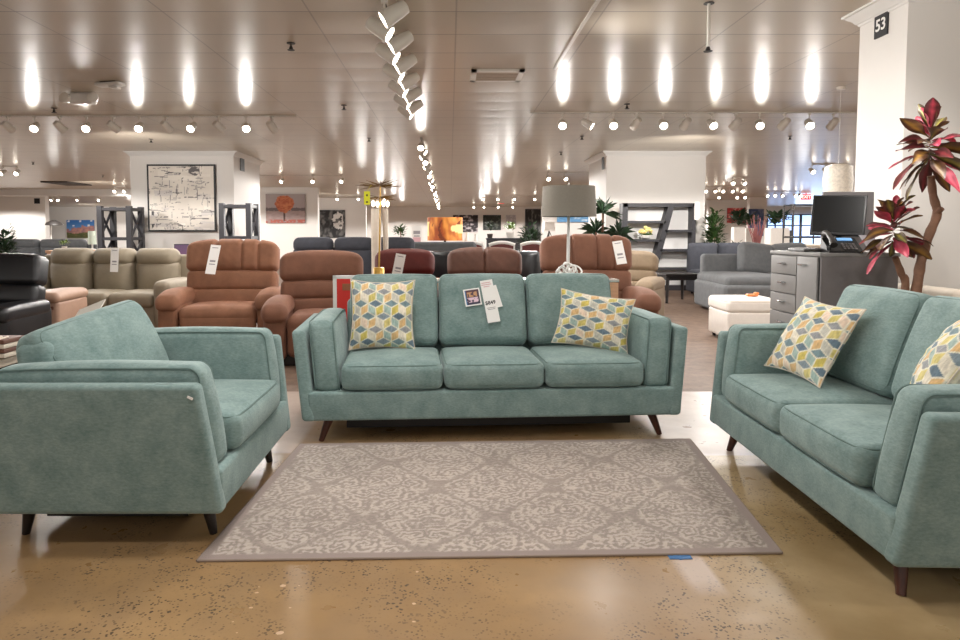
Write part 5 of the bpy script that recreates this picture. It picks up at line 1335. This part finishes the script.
# near centre track
cp0 = ceil_pt(386, 3); cp1 = ceil_pt(412, 106)
dirc = (cp1-cp0).normalized(); start = cp0-dirc*3.0
track_bar('near centre ceiling track running away from the camera', start, cp1)
for k in range(12):
    p = cp0+dirc*(-.15+k*((cp1-cp0).length+.0)/11.3)
    side = 1 if k % 2 else -1
    head(2, p.x, p.y, R(84*side), 'lit spotlight on the near centre track, %s from the camera' % ORD[k], 'spotlights on the near centre track')
fp0 = ceil_pt(421, 137); fp1 = ceil_pt(439, 205)
track_bar('far centre ceiling track continuing deep into the store', fp0, fp1)
nf = 22
for k in range(nf):
    p = fp0.lerp(fp1, (k/(nf-1))**1.25)
    side = 1 if k % 2 else -1
    head(True, p.x, p.y, R(70*side) if k % 3 else 0, 'lit spotlight on the far centre track, %s from its near end' % ORD[k], 'spotlights on the far centre track')
# far scattered rows
def row(label, pts, grp):
    a, b_ = ceil_pt(*pts[0]), ceil_pt(*pts[-1])
    track_bar('ceiling track '+label, a, b_)
    for k, (px, py) in enumerate(pts):
        p = ceil_pt(px, py); q = a.lerp(b_, (k/(len(pts)-1)) if len(pts) > 1 else 0)
        head(True, p.x, q.y, R(random.uniform(-20, 20)), 'lit spotlight %s, %s out from the centre' % (label, ORD[k if pts[0][0] > 450 else len(pts)-1-k]), 'spotlights '+label)
row('over the autumn tree picture', [(255, 175), (282, 175), (313, 175), (342, 175)], 0)
row('beyond the autumn tree wall', [(337, 195), (358, 195), (385, 195)], 0)
row('far over the topiary', [(3, 166), (17, 166)], 0)
row('behind the lowered white bulkhead', [(52, 196), (58, 196), (78, 196), (99, 196)], 0)
row('by the pillar with abstract painting', [(115, 186), (125, 186)], 0)
row('above the drum-shade lamp', [(548, 172), (565, 172), (593, 172)], 0)
row('above the sideboard plants', [(483, 195), (498, 195), (514, 195), (535, 195)], 0)
row('before the far back wall', [(474, 204), (484, 204), (498, 204), (513, 204)], 0)
row('over the leafy indoor tree', [(706, 186), (715, 186), (723, 186), (732, 186), (742, 186)], 0)
row('over the red poppy picture', [(719, 193), (737, 193), (745, 193)], 0)
row('near the daylit windows', [(767, 191), (775, 191), (782, 191), (795, 191), (800, 191)], 0)
row('beside the near pillar', [(812, 164), (826, 164), (846, 164)], 0)
row('before the white planters', [(733, 177), (744, 177)], 0)

# ================================================================== LIGHTS
# beams of the lit heads (cross tracks and centre track)
for lit, p, rz in heads:
    if not lit or p.y > 13: continue
    d = Matrix.Rotation(rz, 3, 'Z') @ Vector((0, -math.sin(R(50)), -math.cos(R(50))))
    loc = p+Vector((0, 0, -.2))+d*.12
    light('SPOT', loc, 62, WARM, loc+d, R(125), 1, .05)
# unseen lamps continuing the centre track overhead; added side and rear fills follow
for y in (1.2, 2.4, 3.6):
    for s in (-1, 1):
        loc = Vector((-.45+s*.2, y, CEIL-.25)); light('SPOT', loc, 60, WARM, loc+Vector((s*.55, .1, -1)), R(130), 1, .07)
for x in (-3.4, 3.0):  # added fill spots to both sides of the seating, on no track
    for y in (-.8, 1.5, 3.6, 6.2):
        loc = Vector((x, y, CEIL-.3)); light('SPOT', loc, (30 if y < 0 else 48 if y < 3 else 70)*(1 if x > 0 else .25 if y < 3 else .6), WARM, loc+Vector((-.15*x, .2, -1)), R(160), .6, .12)
for x in (-6.5, -2.2, 1.2, 4.8):  # added fill spots behind the camera, aimed forward
    light('SPOT', (x, -2.2, 2.5), 38, WARM, (x*.6, 3, .6), R(150), .8, .3)
# added grid of wide fill spots over the store beyond, without fittings
for y in (8.3, 12.3, 17.5, 23, 29, 36, 42):
    for x in (-20, -13.5, -8, -3, 2, 7, 12, 18, 25):
        if y < 9 and abs(x) > 14: continue
        light('SPOT', (x, y, CEIL-.45), 120 if y < 9 else 250 if y < 20 else 400, WARM, (x, y-.3, 0), R(176), .15, .15)
for p_, q_, e_ in (((-5.6, 11.2, 2.35), (-5.7, 14.6, 1.9), 200), ((4.4, 11.6, 2.35), (4.5, 14.4, 1.9), 210), ((2.2, 3.0, 2.6), (4.2, 4.93, 1.9), 75), ((.8, 5.9, 2.6), (3.3, 5.2, 1.8), 75), ((-8, 22, 2.4), (-6, 26, 1.8), 140), ((-13, 26.8, 2.4), (-14, 31, 1.8), 200), ((-22, 40, 2.4), (-23, 45, 1.6), 350), ((-6, 29, 2.3), (-5.5, 34, 1.6), 160), ((-12, 22.5, 2.2), (-13, 27.3, 2.9), 120)):  # added spots brightening pillars, partitions and bulkhead, no fittings built
    light('SPOT', p_, e_, WARM, q_, R(125), .8, .12)
light('AREA', (24, 44, 1.6), 110, (.5, .7, 1), (14, 20, 1.5)).data.size = 2.5

w = bpy.data.worlds.new('world'); bpy.context.scene.world = w; w.use_nodes = True
w.node_tree.nodes['Background'].inputs[0].default_value = (1, .93, .86, 1); w.node_tree.nodes['Background'].inputs[1].default_value = .55
sc = bpy.context.scene
sc.view_settings.view_transform = 'Standard'; sc.view_settings.look = 'None'; sc.view_settings.exposure = .12
sc.cycles.use_denoising = True; sc.cycles.max_bounces = 8; sc.cycles.diffuse_bounces = 4; sc.cycles.glossy_bounces = 3; sc.cycles.sample_clamp_indirect = 4
# sewn tag sits on the armchair's outer panel
q = chair.matrix_world @ Vector((-CW/2-.03, 0, 0)); yq = min((chair.matrix_world @ Vector((s*(CW/2+.004), 0, .5))).y for s in (-1, 1))
SEWN.location = at(190, 398, yq-.03); SEWN.name = 'small_tag'
tag(SEWN, 'tiny white paper tag stuck to the armchair outer panel', 'tag')
